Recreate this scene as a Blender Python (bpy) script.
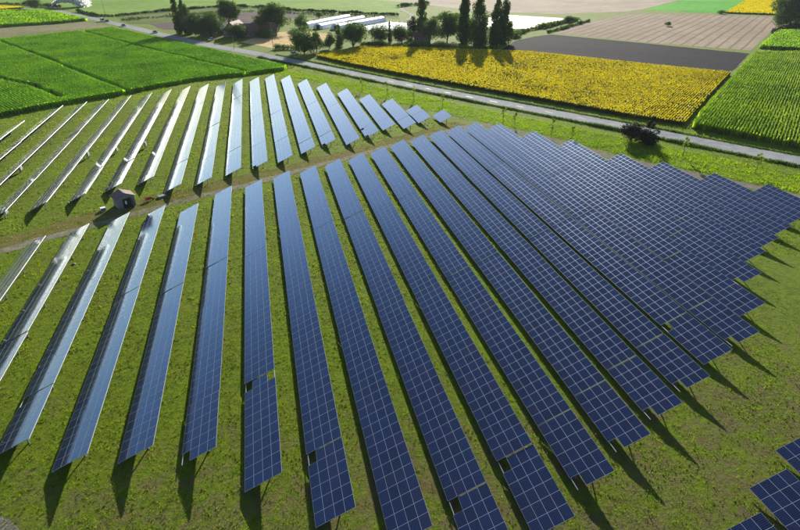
import bpy, math, random
import numpy as np
from mathutils import Vector

R = math.radians
random.seed(7)
rng = np.random.default_rng(11)
scene = bpy.context.scene
for o in list(bpy.data.objects):
    bpy.data.objects.remove(o)
col = scene.collection

# ------------------------------------------------------------------ camera
cd = bpy.data.cameras.new('camera'); cam = bpy.data.objects.new('camera', cd); col.objects.link(cam)
CAM = Vector((0, 0, 45.17))
cam.location = CAM
cam.rotation_euler = (R(90 - 30.46), R(-0.1), R(-14.01))
cd.sensor_width = 36; cd.lens = 23.985; cd.clip_start = .5; cd.clip_end = 9000
scene.camera = cam

# ------------------------------------------------------------------ sky, sun, exposure
SUN_AZ, SUN_EL = 20.8, 17.8          # azimuth from +Y towards +X, elevation
world = bpy.data.worlds.new('World'); scene.world = world; world.use_nodes = True
wn = world.node_tree.nodes; wl = world.node_tree.links
bg = wn['Background']; sky = wn.new('ShaderNodeTexSky')
sky.sky_type = 'NISHITA'; sky.sun_disc = False
sky.sun_elevation = R(SUN_EL); sky.sun_rotation = R(SUN_AZ)
sky.altitude = 100; sky.air_density = 1.0; sky.dust_density = .9; sky.ozone_density = 2.4
wl.new(sky.outputs[0], bg.inputs[0]); bg.inputs[1].default_value = .068
sd = bpy.data.lights.new('sun', 'SUN'); sun = bpy.data.objects.new('sun', sd); col.objects.link(sun)
sv = Vector((math.sin(R(SUN_AZ)) * math.cos(R(SUN_EL)), math.cos(R(SUN_AZ)) * math.cos(R(SUN_EL)), math.sin(R(SUN_EL))))
sun.rotation_euler = sv.to_track_quat('Z', 'Y').to_euler()
sun.location = (60, 150, 80)
sd.energy = 5.0; sd.angle = R(.53); sd.color = (1.0, .93, .80)
scene.view_settings.view_transform = 'Standard'; scene.view_settings.look = 'None'
scene.view_settings.gamma = 1.0; scene.view_settings.use_curve_mapping = False
scene.view_settings.exposure = 1.2
scene.render.engine = 'CYCLES'
cy = scene.cycles
cy.use_denoising = True; cy.max_bounces = 6; cy.diffuse_bounces = 1; cy.glossy_bounces = 3
cy.transmission_bounces = 3; cy.transparent_max_bounces = 8; cy.volume_bounces = 0
cy.caustics_reflective = False; cy.caustics_refractive = False

# ------------------------------------------------------------------ helpers
def tag(o, label=None, cat=None, group=None, kind=None):
    if label: o['label'] = label
    if cat: o['category'] = cat
    if group: o['group'] = group
    if kind: o['kind'] = kind
    return o

def empty(name, loc=(0, 0, 0), rz=0.0):
    o = bpy.data.objects.new(name, None); col.objects.link(o)
    o.location = loc; o.rotation_euler = (0, 0, rz); o.empty_display_size = .3
    return o

def link(name, me, parent=None, loc=(0, 0, 0), rot=(0, 0, 0)):
    o = bpy.data.objects.new(name, me); col.objects.link(o)
    if parent: o.parent = parent
    o.location = loc; o.rotation_euler = rot
    return o

def np_mesh(name, V, F, mats, mi=None, smooth=False, uv=None, uv2=None):
    """V (n,3); F (m,k) all faces of one size; uv (m*k,2)"""
    V = np.ascontiguousarray(V, dtype=np.float32); F = np.ascontiguousarray(F, dtype=np.int32)
    me = bpy.data.meshes.new(name)
    m, k = F.shape
    me.vertices.add(len(V)); me.vertices.foreach_set('co', V.ravel())
    me.loops.add(m * k); me.loops.foreach_set('vertex_index', F.ravel())
    me.polygons.add(m); me.polygons.foreach_set('loop_start', np.arange(0, m * k, k, dtype=np.int32))
    for mt in (mats if isinstance(mats, (list, tuple)) else [mats]): me.materials.append(mt)
    if mi is not None: me.polygons.foreach_set('material_index', np.ascontiguousarray(mi, dtype=np.int32))
    me.polygons.foreach_set('use_smooth', np.full(m, bool(smooth)))
    for nm, u in (('UVMap', uv), ('Rand', uv2)):
        if u is not None:
            l = me.uv_layers.new(name=nm); l.data.foreach_set('uv', np.ascontiguousarray(u, dtype=np.float32).ravel())
    me.update(calc_edges=True)
    return me

class MB:
    """collects simple shapes for one mesh"""
    def __init__(s): s.v = []; s.f = []; s.m = []
    def add(s, vs, fs, mi=0):
        b = len(s.v); s.v += [tuple(v) for v in vs]; s.f += [tuple(b + i for i in f) for f in fs]; s.m += [mi] * len(fs)
    def box(s, x0, x1, y0, y1, z0, z1, mi=0):
        s.add([(x0, y0, z0), (x1, y0, z0), (x1, y1, z0), (x0, y1, z0), (x0, y0, z1), (x1, y0, z1), (x1, y1, z1), (x0, y1, z1)],
              [(3, 2, 1, 0), (4, 5, 6, 7), (0, 1, 5, 4), (1, 2, 6, 5), (2, 3, 7, 6), (3, 0, 4, 7)], mi)
    def bar(s, a, b, w, d=None, mi=0, up=(0, 0, 1)):
        a = Vector(a); b = Vector(b); d = d or w; n = (b - a).normalized()
        u = Vector(up)
        if abs(n.dot(u)) > .98: u = Vector((0, 1, 0))
        p = n.cross(u).normalized() * (w / 2); q = p.cross(n).normalized() * (d / 2)
        s.add([a - p - q, a + p - q, a + p + q, a - p + q, b - p - q, b + p - q, b + p + q, b - p + q],
              [(3, 2, 1, 0), (4, 5, 6, 7), (0, 1, 5, 4), (1, 2, 6, 5), (2, 3, 7, 6), (3, 0, 4, 7)], mi)
    def tube(s, pts, rad, n=7, mi=0):
        pts = [Vector(p) for p in pts]; rings = []
        for i, p in enumerate(pts):
            t = (pts[min(i + 1, len(pts) - 1)] - pts[max(i - 1, 0)]).normalized()
            u = Vector((1, 0, 0)) if abs(t.x) < .9 else Vector((0, 1, 0))
            e = t.cross(u).normalized(); g = t.cross(e)
            r = rad[i] if isinstance(rad, (list, tuple)) else rad
            rings.append([p + (e * math.cos(2 * math.pi * k / n) + g * math.sin(2 * math.pi * k / n)) * r for k in range(n)])
        fs = []
        for i in range(len(pts) - 1):
            for k in range(n): fs.append((i * n + k, i * n + (k + 1) % n, (i + 1) * n + (k + 1) % n, (i + 1) * n + k))
        fs.append(tuple(range(n - 1, -1, -1))); b = (len(pts) - 1) * n; fs.append(tuple(b + k for k in range(n)))
        s.add([v for r in rings for v in r], fs, mi)
    def poly(s, pts, mi=0): s.add(pts, [tuple(range(len(pts)))], mi)
    def mesh(s, name, mats, smooth=False):
        me = bpy.data.meshes.new(name); me.from_pydata(s.v, [], s.f)
        for mt in (mats if isinstance(mats, (list, tuple)) else [mats]): me.materials.append(mt)
        me.polygons.foreach_set('material_index', s.m)
        if smooth: me.polygons.foreach_set('use_smooth', [True] * len(s.f))
        me.update(); return me
    def build(s, name, mats, parent=None, loc=(0, 0, 0), rot=(0, 0, 0), smooth=False):
        return link(name, s.mesh(name, mats, smooth), parent, loc, rot)

# ------------------------------------------------------------------ materials
def mat(name):
    m = bpy.data.materials.new(name); m.use_nodes = True
    return m, m.node_tree.nodes, m.node_tree.links, m.node_tree.nodes['Principled BSDF']

def noise(n, l, vec, scale, detail=4, rough=.55, dist=0.):
    t = n.new('ShaderNodeTexNoise'); t.inputs['Scale'].default_value = scale
    t.inputs['Detail'].default_value = detail; t.inputs['Roughness'].default_value = rough; t.inputs['Distortion'].default_value = dist
    if vec is not None: l.new(vec, t.inputs['Vector'])
    return t

def ramp(n, l, fac, stops):
    r = n.new('ShaderNodeValToRGB'); e = r.color_ramp.elements
    while len(e) < len(stops): e.new(.5)
    for el, (p, c) in zip(e, stops): el.position = p; el.color = (*c, 1)
    l.new(fac, r.inputs[0]); return r

def mix(n, l, fac, a, b, mode='MIX'):
    m = n.new('ShaderNodeMix'); m.data_type = 'RGBA'; m.blend_type = mode
    for sock, v in ((m.inputs[0], fac), (m.inputs[6], a), (m.inputs[7], b)):
        if isinstance(v, (int, float)): sock.default_value = v
        elif isinstance(v, tuple): sock.default_value = (*v, 1)
        else: l.new(v, sock)
    return m.outputs[2]

def pos(n): return n.new('ShaderNodeNewGeometry').outputs['Position']

def simple(name, c, rough=.7, metal=0., var=.12, scale=2.):
    m, n, l, b = mat(name)
    t = noise(n, l, pos(n), scale)
    r = ramp(n, l, t.outputs[0], [(.3, tuple(max(0, x * (1 - var)) for x in c)), (.7, tuple(min(1, x * (1 + var)) for x in c))])
    l.new(r.outputs[0], b.inputs['Base Color'])
    b.inputs['Roughness'].default_value = rough; b.inputs['Metallic'].default_value = metal
    return m

def soil(name, stops, scale=.25, bump=.6, rot=None, stripe=None, stripe_scale=1., big=.02, stripe_mix=.5, lines=0):
    """ground surface; optional stripes along a heading (radians from +X)"""
    m, n, l, b = mat(name)
    p = pos(n)
    if rot is not None:
        mp = n.new('ShaderNodeMapping'); mp.inputs['Rotation'].default_value = (0, 0, -rot); l.new(p, mp.inputs['Vector']); p2 = mp.outputs[0]
    t = noise(n, l, p, scale, 8, .65); t2 = noise(n, l, p, big, 3)
    a = n.new('ShaderNodeMath'); a.operation = 'ADD'; l.new(t.outputs[0], a.inputs[0])
    s = n.new('ShaderNodeMath'); s.operation = 'MULTIPLY_ADD'; l.new(t2.outputs[0], s.inputs[0]); s.inputs[1].default_value = .7; s.inputs[2].default_value = -.35
    l.new(s.outputs[0], a.inputs[1])
    r = ramp(n, l, a.outputs[0], stops); c = r.outputs[0]
    if stripe:
        sc = n.new('ShaderNodeMapping'); sc.inputs['Scale'].default_value = (.012, stripe_scale, 1); l.new(p2, sc.inputs['Vector'])
        st = noise(n, l, sc.outputs[0], 1., 3, .7)
        c = mix(n, l, ramp(n, l, st.outputs[0], [(.42, (0, 0, 0)), (.62, (stripe_mix,) * 3)]).outputs[0], c, stripe)
    if lines:
        wv = n.new('ShaderNodeTexWave'); wv.wave_type = 'BANDS'; wv.bands_direction = 'Y'; wv.inputs['Scale'].default_value = .314 / lines
        wv.inputs['Distortion'].default_value = 1.1; wv.inputs['Detail'].default_value = 2; wv.inputs['Detail Scale'].default_value = .35
        l.new(p2, wv.inputs['Vector'])
        c = mix(n, l, ramp(n, l, wv.outputs['Fac'], [(.0, (.75,) * 3), (.10, (.35,) * 3), (.2, (0, 0, 0))]).outputs[0], c, (.13, .09, .06))
    l.new(c, b.inputs['Base Color']); b.inputs['Roughness'].default_value = .95
    b.inputs['Specular IOR Level'].default_value = .02
    bp = n.new('ShaderNodeBump'); bp.inputs['Strength'].default_value = bump; bp.inputs['Distance'].default_value = .3
    f = noise(n, l, p, scale * 6, 6, .7); l.new(f.outputs[0], bp.inputs['Height']); l.new(bp.outputs[0], b.inputs['Normal'])
    return m

def leaf(name, stops, scale=.35, trans=.45, rough=.6, tint=1.35, blue=.55):
    """foliage: diffuse plus light coming through the leaf"""
    m, n, l, b = mat(name)
    p = pos(n); t = noise(n, l, p, scale, 5, .7); t2 = noise(n, l, p, scale * .12, 3)
    a = n.new('ShaderNodeMath'); a.operation = 'MULTIPLY_ADD'; l.new(t2.outputs[0], a.inputs[0]); a.inputs[1].default_value = .8
    s = n.new('ShaderNodeMath'); s.operation = 'SUBTRACT'; l.new(t.outputs[0], s.inputs[0]); s.inputs[1].default_value = .4; l.new(s.outputs[0], a.inputs[2])
    c = ramp(n, l, a.outputs[0], stops).outputs[0]
    l.new(c, b.inputs['Base Color']); b.inputs['Roughness'].default_value = rough; b.inputs['Specular IOR Level'].default_value = .04
    tr = n.new('ShaderNodeBsdfTranslucent'); l.new(mix(n, l, 1., c, (tint, tint, blue * tint), 'MULTIPLY'), tr.inputs[0])
    mx = n.new('ShaderNodeMixShader'); mx.inputs[0].default_value = trans
    l.new(b.outputs[0], mx.inputs[1]); l.new(tr.outputs[0], mx.inputs[2])
    l.new(mx.outputs[0], n['Material Output'].inputs['Surface'])
    return m

M = {}
# meadow under and round the tables: green with dry, brown and mossy patches
def meadow():
    m, n, l, b = mat('meadow'); p = pos(n)
    t = noise(n, l, p, .9, 8, .7); big = noise(n, l, p, .055, 4, .6, .6); dry = noise(n, l, p, .16, 6, .65, .4)
    g = ramp(n, l, t.outputs[0], [(.28, (.032, .055, .003)), (.5, (.10, .155, .004)), (.72, (.18, .225, .007))]).outputs[0]
    g = mix(n, l, ramp(n, l, big.outputs[0], [(.35, (0, 0, 0)), (.65, (.5,) * 3)]).outputs[0], g, (.14, .21, .006))
    g = mix(n, l, ramp(n, l, dry.outputs[0], [(.58, (0, 0, 0)), (.72, (.6,) * 3)]).outputs[0], g, (.16, .13, .05))
    # worn, dry turning strip along the camera-side ends of the rows
    sp = n.new('ShaderNodeSeparateXYZ'); l.new(p, sp.inputs[0]); mr = n.new('ShaderNodeMapRange'); l.new(sp.outputs['Y'], mr.inputs[0])
    mr.inputs[1].default_value = 58; mr.inputs[2].default_value = 34; mr.inputs[3].default_value = 0; mr.inputs[4].default_value = .25
    d2 = noise(n, l, p, .45, 7, .7, .5); ad = n.new('ShaderNodeMath'); ad.operation = 'ADD'; l.new(mr.outputs[0], ad.inputs[0]); l.new(d2.outputs[0], ad.inputs[1])
    g = mix(n, l, ramp(n, l, ad.outputs[0], [(.64, (0, 0, 0)), (.86, (.85,) * 3)]).outputs[0], g, (.13, .095, .052))
    l.new(g, b.inputs['Base Color']); b.inputs['Roughness'].default_value = .95; b.inputs['Specular IOR Level'].default_value = .1
    h = noise(n, l, p, 1.9, 8, .75); bp = n.new('ShaderNodeBump'); bp.inputs['Strength'].default_value = 1.; bp.inputs['Distance'].default_value = .45
    l.new(h.outputs[0], bp.inputs['Height']); l.new(bp.outputs[0], b.inputs['Normal'])
    return m
M['meadow'] = meadow()
M['grass'] = leaf('grass_blades', [(.20, (.045, .085, .003)), (.40, (.125, .205, .003)), (.60, (.19, .27, .005)), (.80, (.24, .22, .035))], .7, .6)
M['tussock'] = leaf('tussock_blades', [(.25, (.03, .055, .003)), (.5, (.075, .11, .004)), (.75, (.15, .17, .012))], .6, .45)
M['verge'] = leaf('verge_grass', [(.25, (.08, .16, .003)), (.5, (.17, .29, .004)), (.75, (.24, .34, .008))], .25, .55)
M['drygrass'] = leaf('dry_grass', [(.25, (.06, .06, .014)), (.5, (.13, .11, .035)), (.75, (.22, .165, .07))], .6, .4)
M['corn'] = leaf('maize_leaf', [(.22, (.13, .27, .001)), (.5, (.25, .46, .002)), (.75, (.35, .56, .004))], .45, .6)
M['corn2'] = leaf('maize_leaf_yellow', [(.25, (.20, .34, .006)), (.5, (.33, .47, .014)), (.75, (.44, .55, .04))], .3, .6)
M['sunleaf'] = leaf('sunflower_leaf', [(.25, (.06, .10, .006)), (.5, (.10, .14, .010)), (.75, (.14, .16, .016))], .4, .4)
M['petal'] = leaf('sunflower_petal', [(.25, (.46, .37, .003)), (.5, (.56, .46, .005)), (.75, (.64, .54, .010))], .3, .5, tint=1.05)
M['tree'] = leaf('tree_leaf', [(.25, (.024, .062, .016)), (.5, (.050, .11, .022)), (.8, (.10, .17, .028))], .4, .42)
M['poplar'] = leaf('poplar_leaf', [(.25, (.025, .065, .016)), (.5, (.05, .11, .022)), (.8, (.10, .16, .03))], .4, .42)
M['palertree'] = leaf('pale_tree_leaf', [(.25, (.03, .06, .025)), (.5, (.06, .10, .035)), (.8, (.11, .15, .05))], .4, .35)
M['darktree'] = leaf('conifer_leaf', [(.25, (.004, .010, .005)), (.5, (.009, .020, .008)), (.8, (.02, .035, .012))], .5, .12)
M['sapleaf'] = leaf('sapling_leaf', [(.25, (.10, .16, .01)), (.5, (.17, .24, .02)), (.8, (.26, .30, .03))], .6, .5)
M['spray'] = leaf('water_spray', [(.3, (.85, .87, .9)), (.7, (.95, .95, .95))], .5, .7, tint=1., blue=1.)
M['bark'] = simple('bark', (.07, .055, .04), .9, scale=3)
M['dirt'] = soil('dirt_track', [(.3, (.11, .11, .05)), (.5, (.19, .175, .13)), (.7, (.27, .25, .20))], .7)
M['worn'] = soil('worn_turf', [(.3, (.075, .09, .012)), (.5, (.135, .125, .035)), (.7, (.18, .135, .065))], .5)
M['greydirt'] = soil('grey_gravel', [(.3, (.11, .10, .08)), (.5, (.17, .155, .13)), (.7, (.23, .21, .18))], .9)
M['asphalt'] = soil('asphalt', [(.3, (.20, .21, .22)), (.5, (.255, .265, .275)), (.7, (.30, .305, .31))], .35, .15)
M['shoulder'] = soil('road_shoulder', [(.3, (.20, .18, .13)), (.5, (.28, .26, .20)), (.7, (.34, .32, .26))], .6, .3)
M['paint'] = simple('road_paint', (.36, .36, .36), .6)
M['stubble'] = soil('stubble_soil', [(.3, (.20, .155, .11)), (.5, (.28, .225, .165)), (.7, (.34, .28, .215))], .22, .4, rot=math.atan2(.645, .764), stripe=(.24, .175, .12), stripe_scale=.16, stripe_mix=.6, lines=6.)
M['fartan'] = soil('far_tan_soil', [(.3, (.26, .21, .16)), (.5, (.34, .285, .22)), (.7, (.40, .34, .27))], .15, .3, rot=.3, stripe=(.24, .19, .15), stripe_scale=.08)
M['ploughed'] = soil('ploughed_soil', [(.3, (.009, .010, .017)), (.5, (.015, .016, .026)), (.7, (.026, .025, .036))], .5, .7, rot=math.atan2(-.62, .78), stripe=(.03, .029, .036), stripe_scale=.3)
M['brownfield'] = soil('purple_brown_soil', [(.3, (.07, .055, .06)), (.5, (.11, .085, .085)), (.7, (.15, .125, .10))], .3, .6)
M['palegreen'] = soil('pale_green_meadow', [(.3, (.09, .18, .02)), (.5, (.14, .25, .03)), (.7, (.19, .30, .05))], .12, .4, rot=-.5, stripe=(.18, .26, .07), stripe_scale=.12)
M['olive'] = soil('olive_strip', [(.3, (.13, .125, .06)), (.5, (.19, .18, .095)), (.7, (.24, .225, .13))], .3, .5)
M['straw'] = soil('straw_yard', [(.3, (.36, .25, .11)), (.5, (.50, .36, .17)), (.7, (.58, .44, .24))], .25, .4)
M['rough'] = soil('rough_pasture', [(.3, (.06, .10, .025)), (.5, (.11, .15, .04)), (.7, (.17, .19, .07))], .4, .7)
M['brightgreen'] = soil('bright_green_crop', [(.3, (.04, .22, .012)), (.5, (.07, .32, .02)), (.7, (.10, .38, .035))], .25, .5)
M['plastic'] = simple('white_plastic_film', (.82, .83, .86), .45, var=.05, scale=.5)
M['fleece'] = simple('white_fleece', (.80, .80, .80), .8, var=.12, scale=.6)
M['galv'] = simple('galvanised_steel', (.50, .52, .55), .42, .55, .12, 6)
M['galvdark'] = simple('dark_steel', (.17, .18, .20), .6, .3, .15, 5)  # dark steel; on the legs, shade beneath the tables is put into its colour
M['white'] = simple('white_paint', (.78, .78, .76), .5, var=.06)
M['wood'] = simple('grey_wood', (.20, .16, .12), .85, var=.2, scale=4)
M['concrete'] = simple('concrete', (.20, .20, .215), .9, var=.15, scale=3)
M['render'] = simple('lime_render', (.20, .18, .16), .9, var=.12, scale=1.2)
M['tile'] = simple('clay_tile', (.17, .075, .06), .8, var=.3, scale=1.5)
M['shedtile'] = simple('old_clay_tile', (.17, .105, .10), .75, var=.35, scale=3)
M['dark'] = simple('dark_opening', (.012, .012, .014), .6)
M['redpaint'] = simple('red_paint', (.42, .035, .03), .5)
M['rubber'] = simple('tyre_rubber', (.02, .02, .02), .8)
M['glass'] = simple('car_glass', (.02, .025, .03), .08)
M['carblue'] = simple('blue_car_paint', (.05, .10, .22), .25)
M['carwhite'] = simple('white_car_paint', (.72, .74, .78), .3)
M['carred'] = simple('dark_car_paint', (.03, .04, .06), .3)
M['water'] = None
def water():
    m, n, l, b = mat('pond_water'); b.inputs['Base Color'].default_value = (.10, .13, .14, 1)
    b.inputs['Roughness'].default_value = .12; b.inputs['IOR'].default_value = 1.33
    t = noise(n, l, pos(n), 1.2, 3); bp = n.new('ShaderNodeBump'); bp.inputs['Strength'].default_value = .12; bp.inputs['Distance'].default_value = .1
    l.new(t.outputs[0], bp.inputs['Height']); l.new(bp.outputs[0], b.inputs['Normal']); return m
M['water'] = water()

# photovoltaic glass: blue cells, thin silver lines, tone differs a little from panel to panel
def pv_glass():
    m, n, l, b = mat('photovoltaic_glass')
    oi = n.new('ShaderNodeObjectInfo'); u2 = n.new('ShaderNodeUVMap'); u2.uv_map = 'Rand'
    sx = n.new('ShaderNodeSeparateXYZ'); l.new(u2.outputs[0], sx.inputs[0])
    ad = n.new('ShaderNodeMath'); ad.operation = 'ADD'; l.new(oi.outputs['Random'], ad.inputs[0]); l.new(sx.outputs[0], ad.inputs[1])
    fr = n.new('ShaderNodeMath'); fr.operation = 'FRACT'; l.new(ad.outputs[0], fr.inputs[0])
    tone = ramp(n, l, fr.outputs[0], [(0., (.0022, .0090, .044)), (.35, (.0034, .0125, .058)), (.75, (.0050, .0165, .074)), (1., (.0120, .0140, .054))]).outputs[0]
    uv = n.new('ShaderNodeUVMap'); uv.uv_map = 'UVMap'
    br = n.new('ShaderNodeTexBrick'); br.offset = 0; br.inputs['Scale'].default_value = 1.
    br.inputs['Mortar Size'].default_value = .006; br.inputs['Mortar Smooth'].default_value = .3
    br.inputs['Brick Width'].default_value = 1 / 8; br.inputs['Row Height'].default_value = 1 / 6
    br.inputs['Color1'].default_value = (.85, .85, .85, 1); br.inputs['Color2'].default_value = (1.2, 1.15, 1.1, 1)
    br.inputs['Mortar'].default_value = (0, 0, 0, 1)
    l.new(uv.outputs[0], br.inputs['Vector'])
    cell = mix(n, l, 1., tone, br.outputs['Color'], 'MULTIPLY')
    c = mix(n, l, br.outputs['Fac'], cell, (.10, .12, .16))
    # thin uneven dust film
    dn = noise(n, l, pos(n), .5, 6, .7); dn2 = noise(n, l, pos(n), .035, 3)
    dm = n.new('ShaderNodeMath'); dm.operation = 'MULTIPLY'; l.new(dn.outputs[0], dm.inputs[0]); l.new(dn2.outputs[0], dm.inputs[1])
    c = mix(n, l, ramp(n, l, dm.outputs[0], [(.15, (0, 0, 0)), (.45, (.035,) * 3)]).outputs[0], c, (.16, .17, .19))
    n.remove(b)
    df = n.new('ShaderNodeBsdfDiffuse'); l.new(c, df.inputs[0])
    gl = n.new('ShaderNodeBsdfGlossy'); gl.inputs['Roughness'].default_value = .12
    fr2 = n.new('ShaderNodeFresnel'); fr2.inputs['IOR'].default_value = 1.52
    l.new(ramp(n, l, fr2.outputs[0], [(.04, (.42, .66, 1)), (.28, (.90, .96, 1)), (.6, (1, 1, 1))]).outputs[0], gl.inputs['Color'])   # anti-reflection coating: blue head-on, clear at a glance
    fm = ramp(n, l, fr2.outputs[0], [(.043, (.03,) * 3), (.075, (.13,) * 3), (.12, (.34,) * 3), (.17, (.52,) * 3), (.28, (.70,) * 3), (1., (1,) * 3)])
    mx = n.new('ShaderNodeMixShader'); l.new(fm.outputs[0], mx.inputs[0]); l.new(df.outputs[0], mx.inputs[1]); l.new(gl.outputs[0], mx.inputs[2])
    l.new(mx.outputs[0], n['Material Output'].inputs['Surface'])
    return m
M['pv'] = pv_glass()
M['frame'] = simple('panel_aluminium', (.37, .41, .48), .42, .4, .05, 3)

# ------------------------------------------------------------------ ground and fields
def sheet(name, pts, m, z, label=None, parent=None):
    """flat ground sheet with a small random edge"""
    out = []
    for i, (x, y) in enumerate(pts):
        x2, y2 = pts[(i + 1) % len(pts)]; L = math.hypot(x2 - x, y2 - y); k = max(1, int(L / 6))
        for j in range(k):
            t = j / k; a = 0 if j == 0 else .35
            out.append((x + (x2 - x) * t + random.uniform(-a, a), y + (y2 - y) * t + random.uniform(-a, a), z))
    if sum(out[i][0] * out[(i + 1) % len(out)][1] - out[(i + 1) % len(out)][0] * out[i][1] for i in range(len(out))) < 0: out.reverse()
    mb = MB(); mb.poly(out)
    o = mb.build(name, m, parent)
    if not parent: tag(o, label, None, None, 'structure')
    return o

def ribbon(name, cl, w, m, z, wj=0., parent=None, kind='structure', label=None):
    """strip of width w along a centre line (smoothed)"""
    P = [Vector((*p, 0)) for p in cl]; pts = []
    for i in range(len(P) - 1):
        p0 = P[max(i - 1, 0)]; p1 = P[i]; p2 = P[i + 1]; p3 = P[min(i + 2, len(P) - 1)]
        k = max(2, int((p2 - p1).length / 2.5))
        for j in range(k):
            t = j / k
            pts.append(.5 * ((2 * p1) + (p2 - p0) * t + (2 * p0 - 5 * p1 + 4 * p2 - p3) * t * t + (3 * p1 - p0 - 3 * p2 + p3) * t ** 3))
    pts.append(P[-1]); vs = []; fs = []
    for i, p in enumerate(pts):
        t = (pts[min(i + 1, len(pts) - 1)] - pts[max(i - 1, 0)]).normalized(); nn = Vector((-t.y, t.x, 0))
        a = w / 2 + random.uniform(-wj, wj); b = w / 2 + random.uniform(-wj, wj)
        vs += [(p.x - nn.x * b, p.y - nn.y * b, z), (p.x + nn.x * a, p.y + nn.y * a, z)]
        if i: fs.append((2 * i - 2, 2 * i, 2 * i + 1, 2 * i - 1))
    mb = MB(); mb.add(vs, [tuple(f) for f in fs]); o = mb.build(name, m, parent)
    if not parent: tag(o, label, None, None, kind)
    return o, pts

gm = MB(); gm.box(-3000, 3000, -2400, 3600, -.9, 0.)
tag(gm.build('ground', M['meadow']), kind='structure')

ROAD = [(-330, 650), (-230, 612), (-188, 590), (-164, 566), (-135.5, 519), (-114, 484), (-84.5, 434), (-55.5, 383), (-26, 334), (-4.5, 303.5), (14, 274.5), (30, 249), (53.2, 212.5),
        (67, 191.5), (85.8, 164), (105, 135.8), (115.3, 119.8), (128.6, 100.3), (146, 74), (185, 16)]
sheet('pale_meadow', [(-420, 760), (-239, 655), (-207, 634), (-167, 593), (-145, 554), (-120, 511), (-108, 508), (-78, 540), (-37, 575), (4, 565), (39, 522), (74, 492), (115.7, 466), (133, 531), (168, 556), (128, 640), (90, 900), (-420, 1000)], M['palegreen'], .02)
sheet('far_tan_field', [(128, 640), (168, 556), (177, 521), (199, 482), (246, 446), (317, 453), (343, 466), (457, 558), (760, 800), (700, 1000), (90, 1000)], M['fartan'], .03)
sheet('scrub_strip', [(-106, 505), (-78, 537), (-37, 571), (4, 561), (39, 518), (74, 489), (114, 463), (110, 440), (60, 458), (34, 470), (-3, 520), (-48, 466), (-72, 446), (-88, 452)], M['rough'], .02)
sheet('ploughed_strip', [(-73, 447), (-48, 466), (-3, 520), (38, 510), (34, 466), (3, 432), (-43, 408), (-60, 412)], M['brownfield'], .03)
sheet('straw_yard', [(-9, 341), (8, 379), (28, 385), (46, 366), (42, 339), (22, 318), (9, 313)], M['straw'], .03)
sheet('olive_strip', [(-172, 447), (-120, 474), (-96, 436), (-129, 415), (-152, 391), (-260, 300), (-300, 340)], M['olive'], .02)
sheet('stubble_field', [(186.4, 337), (243, 389), (309, 438), (380, 414), (412, 378), (254, 248), (216, 290)], M['stubble'], .02)
sheet('ploughed_field', [(147, 310), (167, 325), (181.7, 331), (213.7, 287), (246, 240), (193.6, 196.4), (169, 223.5), (135, 266), (122, 275)], M['ploughed'], .02)
sheet('bright_green_field', [(342.6, 463.5), (457.5, 556), (760, 800), (900, 760), (531.5, 540), (389.3, 416.3)], M['brightgreen'], .03)
sheet('pond', [(196, 455), (241.9, 410), (225, 397), (209, 383.4), (192, 369), (179, 360.5), (169.6, 362), (158, 380), (176, 425)], M['water'], .05)
ribbon('farm_lane', [(112, 432), (121, 446), (127, 470), (128.7, 493), (130, 512), (134, 531), (144, 540), (156, 541), (170, 545)], 4.2, M['shoulder'], .06, .3)
ribbon('worn_margin', [(-120, 68), (-90, 81), (-62, 92), (-46, 99.4), (-36, 105), (-28, 110.2), (-16, 115.2), (-5, 120.2), (7, 126.3), (20, 132.6), (35, 140.4), (48, 147), (58, 151.5)], 7.0, M['worn'], .010, .9)
ribbon('dirt_track', [(-120, 66), (-90, 78), (-62, 89), (-47.9, 95.6), (-44, 98), (-38, 101.1), (-32, 104.2), (-25, 108.2), (-16, 112.6), (-5.5, 117.5), (6, 123.4), (19.3, 130), (34.5, 138), (48, 145), (59, 149.5), (66, 148)], 2.3, M['dirt'], .02, .35)
ribbon('gravel_track', [(64, 149.5), (66, 146.5), (72.5, 137), (78.5, 127), (84, 115), (91, 105.2), (98, 96.2), (104.5, 88), (110, 79), (122, 60)], 3.0, M['greydirt'], .024, .3)
ribbon('road_shoulder', ROAD, 8.4, M['shoulder'], .03, .25)
road, rpts = ribbon('road', ROAD, 7.0, M['asphalt'], .05)
# dashed centre line and edge lines on the near stretch
acc = 0; dash = 0
for i in range(1, len(rpts)):
    p = rpts[i]
    if p.y > 330 or p.y < 70: continue
    d = (rpts[i] - rpts[i - 1]); acc += d.length
    if acc > 9.:
        acc = 0; t = d.normalized(); nn = Vector((-t.y, t.x, 0)) * .07
        mb = MB(); a = p; b = p + t * 3.
        mb.poly([(a.x - nn.x, a.y - nn.y, .056), (b.x - nn.x, b.y - nn.y, .056), (b.x + nn.x, b.y + nn.y, .056), (a.x + nn.x, a.y + nn.y, .056)][::1])
        mb.build('road_marking', M['paint'], road)
sheet('gravel_patch', [(-29.5, 39.4), (-27.6, 38.4), (-26.2, 36.9), (-26.5, 35), (-31, 35)], M['greydirt'], .02)
# ------------------------------------------------------------------ solar tables
TAU = R(24.49); CT, ST = math.cos(TAU), math.sin(TAU)
PU, PV = 1.02, 1.372          # panel pitch up the slope / along the row
ZL = .5; X0 = -6.415; PITCH = 6.2171

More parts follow.
